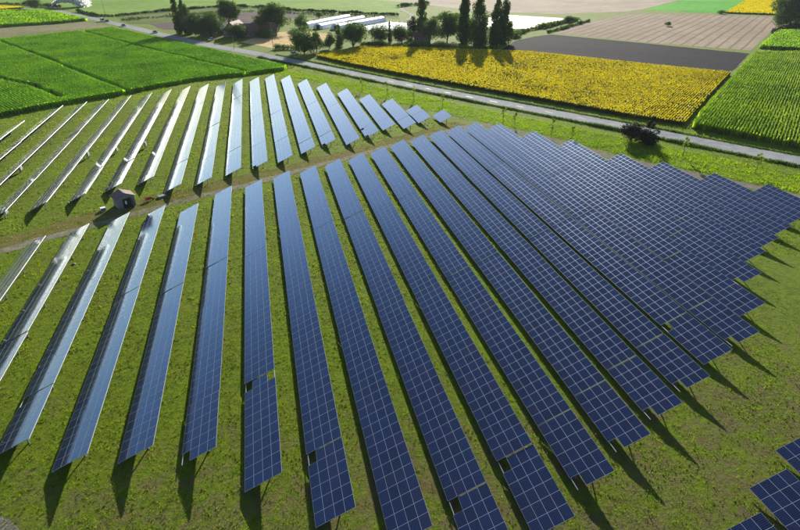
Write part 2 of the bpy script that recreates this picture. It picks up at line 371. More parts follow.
def panel_arrays(cu, cv):
    """vertices/faces of one framed panel centred at slope coords (cu,cv), flat in local u,v,w"""
    a, b, t, f = .504, PV / 2 - .006, .042, .016
    o = np.array([(-a, -b), (a, -b), (a, b), (-a, b)]); i = np.array([(-a + f, -b + f), (a - f, -b + f), (a - f, b - f), (-a + f, b - f)])
    V = np.zeros((16, 3)); V[0:4, :2] = o; V[0:4, 2] = -t; V[4:8, :2] = o; V[8:12, :2] = i; V[12:16, :2] = i; V[12:16, 2] = -.0012
    V[:, 0] += cu; V[:, 1] += cv
    F = [(3, 2, 1, 0)] + [(k, (k + 1) % 4, 4 + (k + 1) % 4, 4 + k) for k in range(4)] + [(4 + k, 4 + (k + 1) % 4, 8 + (k + 1) % 4, 8 + k) for k in range(4)] \
        + [(8 + k, 8 + (k + 1) % 4, 12 + (k + 1) % 4, 12 + k) for k in range(4)] + [(12, 13, 14, 15)]
    return V, np.array(F)
PVv, PVf = panel_arrays(0, 0)
PVm = np.array([1] * 13 + [0])
UV1 = np.zeros((14, 4, 2)); UV1[13] = [(0, 0), (0, 1), (1, 1), (1, 0)]
UV1[13] = [(0, 0), (0, 1), (1, 1), (1, 0)]
PANEL = np_mesh('solar_panel', PVv, PVf, [M['pv'], M['frame']], PVm, uv=UV1.reshape(-1, 2), uv2=np.zeros((56, 2)))

def rot_slope(V):
    out = V.copy(); out[:, 0] = V[:, 0] * CT - V[:, 2] * ST; out[:, 2] = V[:, 0] * ST + V[:, 2] * CT
    return out

# shared support pieces (origin under the low edge, x across)
XR, XF = 2.55, .85                       # rear and front leg positions
def zslope(x): return ZL + x / CT * ST
mb = MB(); hr = zslope(XR) - .2; mb.box(-.055, .055, -.07, .07, -.15, hr); mb.box(-.11, .11, -.12, .12, -.05, .06); LEG_R = mb.mesh('rear_leg', M['galvdark'])
mb = MB(); hf = zslope(XF) - .2; mb.box(-.05, .05, -.06, .06, -.15, hf); mb.box(-.1, .1, -.11, .11, -.05, .06); LEG_F = mb.mesh('front_leg', M['galvdark'])
mb = MB(); mb.bar((.15, 0, zslope(.15) - .16), (3.62, 0, zslope(3.62) - .16), .07, .12); RAFTER = mb.mesh('rafter', M['galvdark'])
mb = MB(); mb.bar((XF + .1, .08, .25), (XR - .35, .08, zslope(XR - .35) - .22), .05, .05); BRACE = mb.mesh('brace', M['galvdark'])
RAIL_CACHE = {}
def rail_mesh(L):
    k = round(L, 2)
    if k not in RAIL_CACHE:
        mb = MB(); mb.box(-.03, .03, 0, L, -.115, -.045); mb.box(-.03, .03, .001, .02, -.13, -.116); RAIL_CACHE[k] = mb.mesh('rail', M['galv'])
    return RAIL_CACHE[k]

ORD = ['first', 'second', 'third', 'fourth', 'fifth', 'sixth', 'seventh', 'eighth', 'ninth', 'tenth', 'eleventh', 'twelfth', 'thirteenth', 'fourteenth',
       'fifteenth', 'sixteenth', 'seventeenth', 'eighteenth', 'nineteenth', 'twentieth', 'twenty-first', 'twenty-second', 'twenty-third', 'twenty-fourth', 'twenty-fifth']
TABLES = []        # footprints for the grass
n_ind = 0
def table(xl, y0, n, label, group, missing=(), near=True, tail=0.):
    """one table: n columns of four panels from y0 away from the camera"""
    global n_ind
    L = n * PV
    root = empty('solar_table', (xl + random.uniform(-.03, .03), y0, random.uniform(-.05, .05)))
    root.rotation_euler = (random.uniform(-.0018, .0018), random.uniform(-.007, .007), random.uniform(-.0008, .0008))
    tag(root, label, 'solar table', group)
    TABLES.append((xl, y0, L))
    farV = []; farF = []; cnt = 0
    for c in range(n):
        v = (c + .5) * PV
        d = math.dist((xl + 1.8, y0 + v, 1.4), CAM)
        ind = d < 84
        for r in range(4):
            if (r, c) in missing: continue
            u = (r + .5) * PU
            if ind:
                o = link('solar_panel', PANEL, root, (u * CT, v, ZL + u * ST),
                         (random.gauss(0, .0009), -TAU + random.gauss(0, .0011), 0)); n_ind += 1
            else:
                j = np.array([u, v, 0])
                V = PVv.copy(); V[:, 2] += V[:, 0] * random.gauss(0, .001) + V[:, 1] * random.gauss(0, .0008)
                farV.append(V + j); farF.append(PVf + 16 * cnt); cnt += 1
    if cnt:
        V = rot_slope(np.concatenate(farV)); V[:, 2] += ZL
        u2 = np.zeros((cnt, 56, 2)); u2[:, :, 0] = rng.random(cnt)[:, None]
        me = np_mesh('panel_rows', V, np.concatenate(farF), [M['pv'], M['frame']], np.tile(PVm, cnt), uv=np.tile(UV1.reshape(-1, 2), (cnt, 1)), uv2=u2.reshape(-1, 2))
        o = link('panel_rows', me, root); o['kind'] = 'stuff'
    rl = rail_mesh(L - .02)
    for u in (.10, 2.04, 3.99):
        link('rail', rl, root, (u * CT, .01, ZL + u * ST), (0, -TAU, 0))
    k = max(2, round(L / 8.2) + 1); e = min(1.75, L * .2)
    for i in range(k):
        y = e + (L - 2 * e) * i / (k - 1)
        link('rear_leg', LEG_R, root, (XR, y, 0)); link('front_leg', LEG_F, root, (XF, y, 0))
        link('rafter', RAFTER, root, (0, y, 0)); link('brace', BRACE, root, (0, y, 0))
    return root

def row(xl, y_near, y_far, first, names, group, miss_end=False, miss_gap=False, extra=(), sec=23):
    """split a row into tables; `first` columns in the table at the camera end"""
    tot = round((y_far - y_near) / PV)
    parts = [min(first, tot)]; rest = tot - parts[0]
    k = max(1, round(rest / sec)) if rest > 0 else 0
    for i in range(k): parts.append(rest // k + (1 if i < rest % k else 0))
    if parts[-1] == 0: parts.pop()
    gap = (y_far - y_near - tot * PV) / max(1, len(parts) - 1) if len(parts) > 1 else 0
    gap = min(max(gap, .05), .09)
    y = y_near
    for i, n in enumerate(parts):
        ms = set()
        if i == 0 and miss_end: ms.add((0, 0))
        if i == 0 and miss_gap: ms.add((0, n - 1))
        for (sec_i, r, c) in extra:
            if sec_i == i: ms.add((r, c if c >= 0 else n + c))
        if len(parts) == 1: w = 'all of'
        elif i == 0: w = 'near end of'
        elif i == len(parts) - 1: w = 'far end of'
        else: w = ORD[i] + ' from near end of'
        table(xl, y, n, 'blue solar table, ' + w + ' ' + names, group, ms)
        y += n * PV + (.15 if i == 0 else gap)

NEAR = {-6: 53, -5: 49.5, -4: 46.08, -3: 42.62, -2: 42.1, -1: 40.32, 0: 35.64, 1: 30.27, 2: 26.86, 3: 21.62, 4: 24.73, 5: 28.11, 6: 31.23, 7: 34.24, 8: 37.24,
        9: 40.61, 10: 42.86, 11: 48.17, 12: 55.17, 13: 60.77, 14: 64.19, 15: 67.5, 16: 70.5, 17: 73.0}
FAR = {-6: 95.42, -5: 98.55, -4: 102.06, -3: 105.04, -2: 104.52, -1: 111.46, 0: 114.09, 1: 117.4, 2: 120.24, 3: 123.39, 4: 126.81, 5: 130.23, 6: 133.46, 7: 136.47, 8: 139.86,
       9: 143.34, 10: 145.76, 11: 142.54, 12: 133.42, 13: 123.53, 14: 111.12, 15: 102.78, 16: 94.3, 17: 85.0}
FIRST = {-6: 12, -5: 12, -4: 6, -3: 23, -2: 23, -1: 6, 0: 11, 1: 6, 2: 23, 11: 12, 12: 12, 13: 12, 14: 12, 15: 12, 16: 17, 17: 9}
for i in range(-6, 18):
    row(X0 + i * PITCH, NEAR[i], FAR[i], FIRST.get(i, 6), f'{ORD[i + 6]} row from left, front field', 'tables of the front field',
        miss_end=i in (-1, 5, 6, 7, 8, 10, 12), miss_gap=i in (-4, 0, 1, 3, 4, 9), extra=((0, 3, -1),) if i == 0 else ())
UP = [(153.18, 160.95), (154.09, 169.04), (149.44, 179.72), (149.18, 187.31), (143.56, 199.1), (138.42, 209.44), (139.05, 218.48), (134.1, 227.92), (128.71, 231.48), (125.74, 227.95),
      (122.59, 224.29), (117.97, 221.21), (115.48, 218.61), (121.62, 215.87), (118.88, 212.2), (114.65, 208.09), (111.63, 204.62), (108.73, 200.5), (105.5, 198.31), (102.0, 194.9), (99.0, 178.42)]
UX = [54.64, 48.02, 42.19, 35.93, 29.8, 23.55, 17.2, 11.2, 5.08, -1.02, -7.2, -13.42, -19.54, -25.88, -32.05, -38.02, -44.4, -50.7, -56.9, -63.2, -69.1]
for i, ((a, b), x) in enumerate(zip(UP, UX)):
    row(x - 4.08 * CT, a, b, 6 if i < 8 else 12, f'{ORD[20 - i]} row from left, back field', 'tables of the back field',
        miss_end=i in (6, 9, 4), miss_gap=i in (4,))
for k, (i, yf) in enumerate(((6.62, 21.09), (7.62, 24.31), (8.627, 27.46))):
    n = 8; table(X0 + i * PITCH, yf - n * PV, n, 'navy solar table cut by the frame, ' + ('leftmost', 'middle', 'rightmost')[k] + ' of three in the bottom right corner', 'tables in the near right corner')

# ------------------------------------------------------------------ scattering helpers
def in_poly(x, y, poly):
    c = np.zeros(len(x), bool); P = np.array(poly); n = len(P); j = n - 1
    for i in range(n):
        xi, yi = P[i]; xj, yj = P[j]
        m = ((yi > y) != (yj > y)) & (x < (xj - xi) * (y - yi) / (yj - yi + 1e-12) + xi); c ^= m; j = i
    return c

def vnoise(x, y, s, seed=0):
    """cheap smooth value noise for scattering"""
    x = x * s; y = y * s; xi = np.floor(x).astype(np.int64); yi = np.floor(y).astype(np.int64); fx = x - xi; fy = y - yi
    def h(a, b):
        v = np.sin(a * 127.1 + b * 311.7 + seed * 74.7) * 43758.5453; return v - np.floor(v)
    fx = fx * fx * (3 - 2 * fx); fy = fy * fy * (3 - 2 * fy)
    return (h(xi, yi) * (1 - fx) + h(xi + 1, yi) * fx) * (1 - fy) + (h(xi, yi + 1) * (1 - fx) + h(xi + 1, yi + 1) * fx) * fy

def dist_path(x, y, pts):
    d = np.full(len(x), 1e9)
    for (ax, ay), (bx, by) in zip(pts[:-1], pts[1:]):
        dx, dy = bx - ax, by - ay; t = np.clip(((x - ax) * dx + (y - ay) * dy) / (dx * dx + dy * dy), 0, 1)
        d = np.minimum(d, np.hypot(x - ax - t * dx, y - ay - t * dy))
    return d

def in_view(x, y, z=0., mx=.06):
    """keeps scattering to the ground the photograph shows, with a margin at the sides"""
    ps, th = R(14.01), R(30.46)
    r = x * math.cos(ps) - y * math.sin(ps); fw = x * math.sin(ps) + y * math.cos(ps); dz = z - CAM.z
    d = fw * math.cos(th) - dz * math.sin(th); u = fw * math.sin(th) + dz * math.cos(th)
    return (d > 1) & (np.abs(r / d) < .7505 + mx * 2) & (u / d > -.497 - mx)

def blades(x, y, h, w, lean, z0=-.01, seed=1, bend=.5):
    """one triangle per blade"""
    g = np.random.default_rng(seed); n = len(x); a = g.random(n) * 2 * np.pi; b = g.random(n) * 2 * np.pi
    ca, sa = np.cos(a) * w / 2, np.sin(a) * w / 2; tx = np.cos(b) * lean * h; ty = np.sin(b) * lean * h
    V = np.empty((n, 3, 3), np.float32)
    V[:, 0] = np.stack([x - ca, y - sa, np.full(n, z0)], 1); V[:, 1] = np.stack([x + ca, y + sa, np.full(n, z0)], 1)
    V[:, 2] = np.stack([x + tx, y + ty, h], 1)
    return V.reshape(-1, 3), np.arange(n * 3).reshape(-1, 3)

TRACK = [(-62, 89), (-47.9, 95.6), (-38, 101.1), (-25, 108.2), (-5.5, 117.5), (19.3, 130), (34.5, 138), (59, 149.5), (66, 148)]
GTRACK = [(52, 161), (60, 153), (66, 146.5), (72.5, 137), (78.5, 127), (84, 115), (91, 105.2), (98, 96.2), (104.5, 88), (110, 79), (122, 60)]
ROADL = [(p.x, p.y) for p in rpts[::3]]
CORNL = [(-81.2, 192.4), (-67.4, 204.6), (-47.7, 217.9), (-38.6, 226.5), (-24.6, 236.5), (-4.8, 243.0), (10.5, 250), (11.5, 255), (-9, 287), (-30, 322), (-58, 366), (-78, 398), (-93, 423), (-122, 394), (-145, 377), (-190, 330), (-150, 240), (-110, 186)]

def under_table(x, y):
    m = np.zeros(len(x), bool)
    for xl, y0, L in TABLES: m |= (x > xl + .3) & (x < xl + 2.5) & (y > y0 + .6) & (y < y0 + L - .3)
    return m

def meadow_points(x0, x1, y0, y1, dens, seed):
    g = np.random.default_rng(seed); n = int((x1 - x0) * (y1 - y0) * dens)
    x = g.uniform(x0, x1, n); y = g.uniform(y0, y1, n)
    k = in_view(x, y); x, y = x[k], y[k]
    k = ~under_table(x, y); x, y = x[k], y[k]
    k = (dist_path(x, y, TRACK) > .8 + .6 * g.random(len(x))) | (dist_path(x, y, TRACK) < .22) | (g.random(len(x)) < .12)
    k &= (dist_path(x, y, GTRACK) > 1.7); k &= dist_path(x, y, ROADL) > 4.4
    k &= ~in_poly(x, y, CORNL)
    x, y = x[k], y[k]
    # thin on the bare patches
    b = vnoise(x, y, .16, 3) * .6 + vnoise(x, y, .5, 4) * .4
    b = b + .45 * np.exp(-(dist_path(x, y + 0 * x, [(p[0] - 1.2, p[1] + 2.6) for p in TRACK]) / 4.) ** 2)
    b = b + .5 * np.clip((60 - y) / 26, 0, 1) * vnoise(x, y, .3, 12)
    k = g.random(len(x)) < np.clip(1.35 - b * 1.1, .2, 1); return x[k], y[k], g

Vs = []; Fs = []; base = 0
for (x0, x1, y0, y1, dens, hw, ww, sd_) in ((-60, 62, 20, 62, 42, .15, .055, 21), (-75, 125, 62, 100, 20, .17, .085, 22), (-95, 125, 100, 150, 10, .2, .13, 23), (-100, 60, 150, 262, 5, .24, .2, 24)):
    x, y, g = meadow_points(x0, x1, y0, y1, dens, sd_)
    cl = .35 + 1.1 * vnoise(x, y, .9, 5) * vnoise(x, y, 2.6, 8) * 1.6
    h = hw * cl * g.uniform(.5, 1.5, len(x))
    V, F = blades(x, y, h, ww * g.uniform(.7, 1.4, len(x)), .6, seed=sd_); Vs.append(V); Fs.append(F + base); base += len(V)
tag(link('meadow_grass', np_mesh('meadow_grass', np.concatenate(Vs), np.concatenate(Fs), M['grass'])), 'short yellow-green grass between and around the solar rows', 'grass', None, 'stuff')
# dry tussocks
x, y, g = meadow_points(-60, 130, 22, 120, 7, 31)
k = (vnoise(x, y, .16, 3) * .6 + vnoise(x, y, .5, 4) * .4) + .45 * np.clip((60 - y) / 26, 0, 1) * vnoise(x, y, .3, 12) + .5 * np.exp(-(dist_path(x, y, [(p[0] - 1.2, p[1] + 2.6) for p in TRACK]) / 4.) ** 2) > .58; x, y = x[k], y[k]
h = g.uniform(.08, .26, len(x)); V, F = blades(x, y, h, g.uniform(.06, .14, len(x)), .9, seed=32)
tag(link('dry_grass', np_mesh('dry_grass', V, F, M['drygrass'])), 'dry brown grass tussocks on the bare patches of the meadow', 'grass', None, 'stuff')
# coarse tussocks that break up the mown surface
Vs = []; Fs = []; base = 0
for (x0, x1, y0, y1, dens, hh, sd_) in ((-60, 62, 20, 62, 2.2, .16, 33), (-75, 125, 62, 110, 1.0, .20, 34), (-95, 70, 110, 262, .35, .26, 35)):
    x, y, g = meadow_points(x0, x1, y0, y1, dens, sd_); k = vnoise(x, y, .35, 6) > .35; x, y = x[k], y[k]
    n = len(x); x = np.repeat(x, 9); y = np.repeat(y, 9); hs = np.repeat(g.uniform(.45, 1.2, n), 9)
    V, F = blades(x + g.normal(0, .11, n * 9) * (hh / .3), y + g.normal(0, .07, n * 9) * (hh / .3), hh * hs * g.uniform(.5, 1., n * 9), hh * .4 * np.ones(n * 9), .6, seed=sd_ + 50)
    Vs.append(V); Fs.append(F + base); base += len(V)
tag(link('tussock_grass', np_mesh('tussock_grass', np.concatenate(Vs), np.concatenate(Fs), M['tussock'])), 'coarse grass tussocks scattered over the solar meadow', 'grass', None, 'stuff')
# tall verge between solar farm and road
VERGE = [(2, 262), (20, 240), (45, 205), (62, 180), (80, 153), (98, 126), (108, 111), (121, 92), (140, 64), (122, 64), (112, 81), (106, 90), (99.6, 98.6), (92.6, 107.4), (86, 118), (80.5, 129.5), (74, 140), (66, 151), (55, 166), (44, 183), (34, 203), (22, 224), (8, 240), (-2, 246)]
g = np.random.default_rng(41); x = g.uniform(-5, 145, 330000); y = g.uniform(60, 265, 330000)
k = in_poly(x, y, VERGE) & in_view(x, y) & (dist_path(x, y, ROADL) > 4.3); x, y = x[k], y[k]
V, F = blades(x, y, g.uniform(.12, .55, len(x)) * (.4 + vnoise(x, y, .35, 9)), g.uniform(.12, .24, len(x)), .6, seed=42)
tag(link('verge_grass', np_mesh('verge_grass', V, F, M['verge'])), 'bright green long grass on the verge between solar rows and road', 'grass', None, 'stuff')
# rank growth along the ditch on the near side of the road
def along(cl, off, n, seed, spread):
    g = np.random.default_rng(seed); P = np.array(cl); seg = np.hypot(*(P[1:] - P[:-1]).T); s = np.concatenate([[0], np.cumsum(seg)])
    t = g.uniform(0, s[-1], n); i = np.clip(np.searchsorted(s, t) - 1, 0, len(seg) - 1); f = (t - s[i]) / seg[i]
    d = (P[i + 1] - P[i]) / seg[i][:, None]; q = P[i] + (P[i + 1] - P[i]) * f[:, None]; nn = np.stack([-d[:, 1], d[:, 0]], 1)
    return q + nn * (off + g.normal(0, spread, n))[:, None], g
def hedge_blades(name, cl, off, n, h0, h1, w, m, label, seed, spread=.5):
    q, g = along(cl, off, n, seed, spread); k = in_view(q[:, 0], q[:, 1]); q = q[k]
    V, F = blades(q[:, 0], q[:, 1], g.uniform(h0, h1, len(q)) * (.5 + vnoise(q[:, 0], q[:, 1], .2, seed)), np.full(len(q), w), .45, seed=seed + 1)
    return tag(link(name, np_mesh(name, V, F, m)), label, 'grass', None, 'stuff')
RN = [p for p in ROADL if 60 < p[1] < 290]
hedge_blades('ditch_growth', RN, -5.0, 22000, .25, .8, .3, M['poplar'], 'dark rank growth in the ditch along the solar side of the road', 51, .45)
hedge_blades('field_edge_growth', RN, 4.9, 9000, .2, .6, .3, M['poplar'], 'dark weeds along the sunflower side of the road', 53, .4)

# ------------------------------------------------------------------ crops
def crop_rows(poly, head, spacing, step, h, jit, hw, seed, gaps=None, edge=None):
    """ridged crop canopy: each plant row is a noisy ridge (one mesh, stuff)"""
    g = np.random.default_rng(seed); c, s = math.cos(head), math.sin(head); P = np.array(poly)
    S = P[:, 0] * c + P[:, 1] * s; T = -P[:, 0] * s + P[:, 1] * c
    Vs = []; Fs = []; base = 0
    for t in np.arange(T.min(), T.max(), spacing):
        sv_ = np.arange(S.min(), S.max(), step); n = len(sv_)
        x = sv_ * c - t * s; y = sv_ * s + t * c
        ins = in_poly(x, y, poly)
        if gaps is not None: ins &= ~gaps(x, y)
        if ins.sum() < 2: continue
        zz = h * (1 + jit * (g.random(n) - .5) * 2) * (.85 + .3 * vnoise(x, y, .08, seed))
        wj = hw * g.uniform(.75, 1.25, n); off = g.normal(0, .08, n)
        R4 = []
        for (o, z) in ((-1., .0), (-.95, .62), (-.25, 1.), (.3, .97), (.95, .6), (1., 0.)):
            tt = t + off + o * wj; zj = zz * z * g.uniform(.92, 1.08, n)
            R4.append(np.stack([sv_ * c - tt * s, sv_ * s + tt * c, zj], 1))
        V = np.stack(R4, 1).reshape(-1, 3); k = 6
        ok = ins[:-1] & ins[1:]; i = np.nonzero(ok)[0]
        F = np.concatenate([np.stack([i * k + q, i * k + q + 1, (i + 1) * k + q + 1, (i + 1) * k + q], 1) for q in range(k - 1)])[:, ::-1]
        Vs.append(V); Fs.append(F + base); base += len(V)
    return np.concatenate(Vs), np.concatenate(Fs)

def crop_leaves(poly, n, z0, z1, lw, ll, seed, gaps=None, up=.6):
    g = np.random.default_rng(seed); P = np.array(poly)
    x = g.uniform(P[:, 0].min(), P[:, 0].max(), n); y = g.uniform(P[:, 1].min(), P[:, 1].max(), n)
    k = in_poly(x, y, poly) & in_view(x, y)
    if gaps is not None: k &= ~gaps(x, y)
    x, y = x[k], y[k]; n = len(x); z = g.uniform(z0, z1, n)
    a = g.random(n) * 2 * np.pi; d = np.stack([np.cos(a), np.sin(a), g.uniform(-.3, up * 1.6, n)], 1); d /= np.linalg.norm(d, axis=1)[:, None]
    q = np.stack([-np.sin(a), np.cos(a), np.zeros(n)], 1); w = lw * g.uniform(.7, 1.3, n)[:, None]; L = ll * g.uniform(.6, 1.3, n)[:, None]; c = np.stack([x, y, z], 1)
    V = np.stack([c - q * w / 2, c + q * w / 2, c + d * L + q * w * .3, c + d * L - q * w * .3], 1).reshape(-1, 3)
    return V, np.arange(n * 4).reshape(-1, 4)

def crop(name, m, label, parts):
    base = 0; Vs = []; Fs = []
    for V, F in parts: Vs.append(V); Fs.append(F + base); base += len(V)
    return tag(link(name, np_mesh(name, np.concatenate(Vs), np.concatenate(Fs), m)), label, 'crop', None, 'stuff')

TRL = ([(-175, 424), (-143.4, 373.9), (-98.6, 302.8), (-47, 217)], [(-125, 436), (-109.6, 411.2), (-62.1, 332.2), (-6, 246)], [(-145, 300), (-103.2, 256.5), (-84.6, 237.0), (-68, 213)])
def tram(x, y): return np.minimum.reduce([dist_path(x, y, t) for t in TRL]) < 1.35
HL = math.atan2(-.85, .527)
crop('maize_field', M['corn'], 'bright green maize field with dark wheel tracks, left of the road',
     [crop_rows(CORNL, HL, .95, 1.0, 1.6, .07, .5, 61, tram), crop_leaves(CORNL, 230000, 1.3, 1.65, .2, .5, 62, tram, .3)])
FB = [(-215, 570), (-190, 566), (-173, 562), (-152, 531), (-121, 480), (-136, 464), (-170, 448), (-300, 400), (-330, 520)]
crop('green_crop', M['corn'], 'narrow bright green crop field above the olive strip, far left', [crop_rows(FB, HL, 1.6, 1.8, 2.0, .12, .85, 63), crop_leaves(FB, 60000, 1.6, 2.1, .5, .8, 64)])
HR = math.atan2(.645, .764)
CR = [(121.6, 131.6), (166, 170), (246, 237.5), (300, 222), (330, 240), (360, 200), (170, 66), (160, 72), (137.5, 105.5), (129, 118.5)]
crop('maize_field', M['corn2'], 'striped maize field in rows right of the sunflowers', [crop_rows(CR, HR, .82, .7, 2.1, .14, .22, 65), crop_leaves(CR, 160000, 1.3, 2.1, .14, .55, 66)])
CP = [(263, 252), (329, 305), (380, 300), (330, 245), (302, 224)]
crop('green_crop', M['corn'], 'green crop patch behind the striped maize at the right edge', [crop_rows(CP, HR, 1.2, 1.2, 1.9, .16, .62, 67), crop_leaves(CP, 40000, 1.4, 2.0, .4, .7, 68)])
SF = [(27.5, 279), (55.2, 305), (89.5, 289), (121, 273), (134.8, 264.8), (169.3, 222.5), (193.6, 195.4), (159, 166), (121, 133.5), (110, 147.5), (90, 177), (70, 206.5), (55.5, 228.5), (41, 252)]
def heads(poly, n, z0, z1, r, seed):
    """sunflower heads: five-sided discs turned towards the morning side"""
    g = np.random.default_rng(seed); P = np.array(poly); x = g.uniform(P[:, 0].min(), P[:, 0].max(), n); y = g.uniform(P[:, 1].min(), P[:, 1].max(), n)
    c, s = math.cos(HR), math.sin(HR); t = -x * s + y * c; S = x * c + y * s
    t = np.round(t / .8) * .8 + g.normal(0, .11, n); x, y = S * c - t * s, S * s + t * c
    k = in_poly(x, y, poly) & in_view(x, y); x, y = x[k], y[k]; n = len(x); z = g.uniform(z0, z1, n)
    a = g.normal(-math.pi / 2 - .3, .6, n); e = g.uniform(.15, .95, n)
    nrm = np.stack([np.cos(a) * np.cos(e), np.sin(a) * np.cos(e), np.sin(e)], 1)
    u = np.stack([-np.sin(a), np.cos(a), np.zeros(n)], 1); v = np.cross(nrm, u); rr = r * g.uniform(.7, 1.25, n)
    C = np.stack([x, y, z], 1)
    V = np.stack([C + (u * math.cos(q) + v * math.sin(q)) * rr[:, None] for q in np.arange(5) * 2 * math.pi / 5], 1).reshape(-1, 3)
    return V, np.arange(n * 5).reshape(-1, 5)
sf = crop('sunflower_field', M['sunleaf'], 'yellow sunflower field in bloom between the road and the dark ploughed field', [crop_rows(SF, HR, .8, .8, 1.35, .16, .33, 71), crop_leaves(SF, 70000, 1.0, 1.45, .25, .35, 72)])
V, F = heads(SF, 150000, 1.3, 1.68, .155, 73); o = link('flower_heads', np_mesh('flower_heads', V, F, M['petal']), sf); o['kind'] = 'stuff'
SF2 = [(389.3, 418), (531.5, 542), (900, 758), (1000, 720), (572, 530), (426, 393)]
sf2 = crop('sunflower_field', M['sunleaf'], 'far yellow flowering field beside the bright green field, top right', [crop_rows(SF2, HR, 2.4, 2.6, 1.2, .12, 1.3, 74)])
V, F = heads(SF2, 230000, 1.2, 1.6, .42, 75); o = link('flower_heads', np_mesh('flower_heads', V, F, M['petal']), sf2); o['kind'] = 'stuff'
SF3 = [(-232, 622), (-200, 601), (-214, 581), (-300, 575), (-320, 640)]
sf3 = crop('sunflower_field', M['sunleaf'], 'small yellow flowering strip at the top left corner', [crop_rows(SF3, HL, 2.4, 2.6, 1.2, .12, 1.3, 76)])
V, F = heads(SF3, 60000, 1.2, 1.6, .42, 77); o = link('flower_heads', np_mesh('flower_heads', V, F, M['petal']), sf3); o['kind'] = 'stuff'

# ------------------------------------------------------------------ trees and hedges
def leaf_cloud(centres, radii, n, size, g, squash=1., upbias=0.):
    """n leaf quads on and inside a set of clumps"""
    C = np.array(centres); Rr = np.array(radii); w = Rr ** 2; idx = g.choice(len(C), n, p=w / w.sum())
    d = g.normal(size=(n, 3)); d /= np.linalg.norm(d, axis=1)[:, None]; rad = Rr[idx] * g.uniform(.55, 1.08, n)
    p = C[idx] + d * rad[:, None] * np.array([1, 1, squash])
    nr = d + g.normal(0, .7, (n, 3)); nr[:, 2] += upbias; nr /= np.linalg.norm(nr, axis=1)[:, None]
    a = np.cross(nr, np.array([.3, .5, .8])); a /= np.linalg.norm(a, axis=1)[:, None] + 1e-9; b = np.cross(nr, a)
    s = size * g.uniform(.6, 1.4, n)[:, None]
    V = np.stack([p - a * s * .5, p + b * s * .32, p + a * s * .55, p - b * s * .32], 1).reshape(-1, 3)
    return V, np.arange(4 * n).reshape(-1, 4)

FT = 'trees round the farmhouse'
def tree(name, label, x, y, h, w, kind='round', m='tree', group=None, n=None, cat='tree', trunk=None, seed=None):
    g = np.random.default_rng(seed if seed is not None else int(abs(x * 13 + y * 7)) + 5)
    root = empty(name, (x, y, 0)); tag(root, label, cat, group)
    if group == FT: w *= 1.2
    r = w / 2 * (1.25 if kind == 'round' else 1.1); mb = MB(); tr = max(.06, h * .018); lean = g.normal(0, .02, 2) * h
    cs = []; rs = []
    if kind == 'poplar':
        h *= .95; mb.tube([(0, 0, -.2), (lean[0] * .3, lean[1] * .3, h * .3), (lean[0], lean[1], h * .9)], [tr * 1.3, tr, tr * .15])
        for q in range(64):
            f = g.uniform(.03, 1.); prof = (1.15 * math.sin(math.pi * min(1, (f * .86 + .1))) ** .6) * (1 - .35 * f)
            a = g.random() * 6.28; d = r * prof * g.uniform(.15, .82); cr = r * g.uniform(.32, .56) * (1.1 - .55 * f)
            cs.append((lean[0] * f + math.cos(a) * d, lean[1] * f + math.sin(a) * d, f * (h - cr * 1.4))); rs.append(cr)
            if q < 12: mb.tube([(lean[0] * f * .8, lean[1] * f * .8, max(.4, f * h * .8)), cs[-1]], [tr * .35, tr * .1], 5)
        sq = 1.5
    elif kind == 'cone':
        mb.tube([(0, 0, -.2), (0, 0, h * .9)], [tr * 1.3, tr * .2])
        for q in range(30):
            f = g.uniform(.03, .97) ** 1.25; rr = r * (1 - f) ** .8; a = g.random() * 6.28; d = rr * g.uniform(.3, .75); cr = max(.12 * r, rr * .42)
            cs.append((math.cos(a) * d, math.sin(a) * d, max(cr * .6, f * h))); rs.append(cr)
        for q in range(6):
            a = q * 1.05; mb.tube([(0, 0, h * .12 * (q % 3 + 1)), (math.cos(a) * r * .6, math.sin(a) * r * .6, h * .1 * (q % 3 + 1))], [tr * .4, tr * .1], 5)
        sq = .9
    else:
        tb = h * .08 if trunk is None else trunk * .4
        mb.tube([(0, 0, -.2), (lean[0] * .2, lean[1] * .2, tb), (lean[0] * .6, lean[1] * .6, h * .65)], [tr * 1.7, tr * 1.2, tr * .4])
        lobes = [(math.cos(a0) * r * .42 + lean[0], math.sin(a0) * r * .42 + lean[1], h * g.uniform(.34, .58)) for a0 in np.arange(4) * 1.57 + g.random()] + [(lean[0], lean[1], h * .72)]
        for q in range(48):
            lb = lobes[q % 5]; d = g.normal(size=3); d /= np.linalg.norm(d); k = g.uniform(.15, .62)
            cr = r * g.uniform(.24, .42); z = lb[2] + d[2] * h * k * .5
            z = min(max(z, tb * .8 + cr * .6), h - cr)
            cs.append((lb[0] + d[0] * r * k, lb[1] + d[1] * r * k, z)); rs.append(cr)
            if q < 10: mb.tube([(lean[0] * .2, lean[1] * .2, tb * g.uniform(.8, 1.5)), (cs[-1][0] * .5, cs[-1][1] * .5, (tb + cs[-1][2]) / 2), cs[-1]], [tr * .6, tr * .35, tr * .1], 5)
        sq = .9
    mb.build('trunk', M['bark'], root, smooth=True)
    n = n or int(2200 + 46 * h * w); ls = max(.16, .030 * (h + w) / 2 + .16)
    V, F = leaf_cloud(cs, rs, n, ls, g, sq, .15)
    V[:, 2] = np.maximum(V[:, 2], .05)
    link('crown', np_mesh('crown', V, F, M[m]), root)
    return root

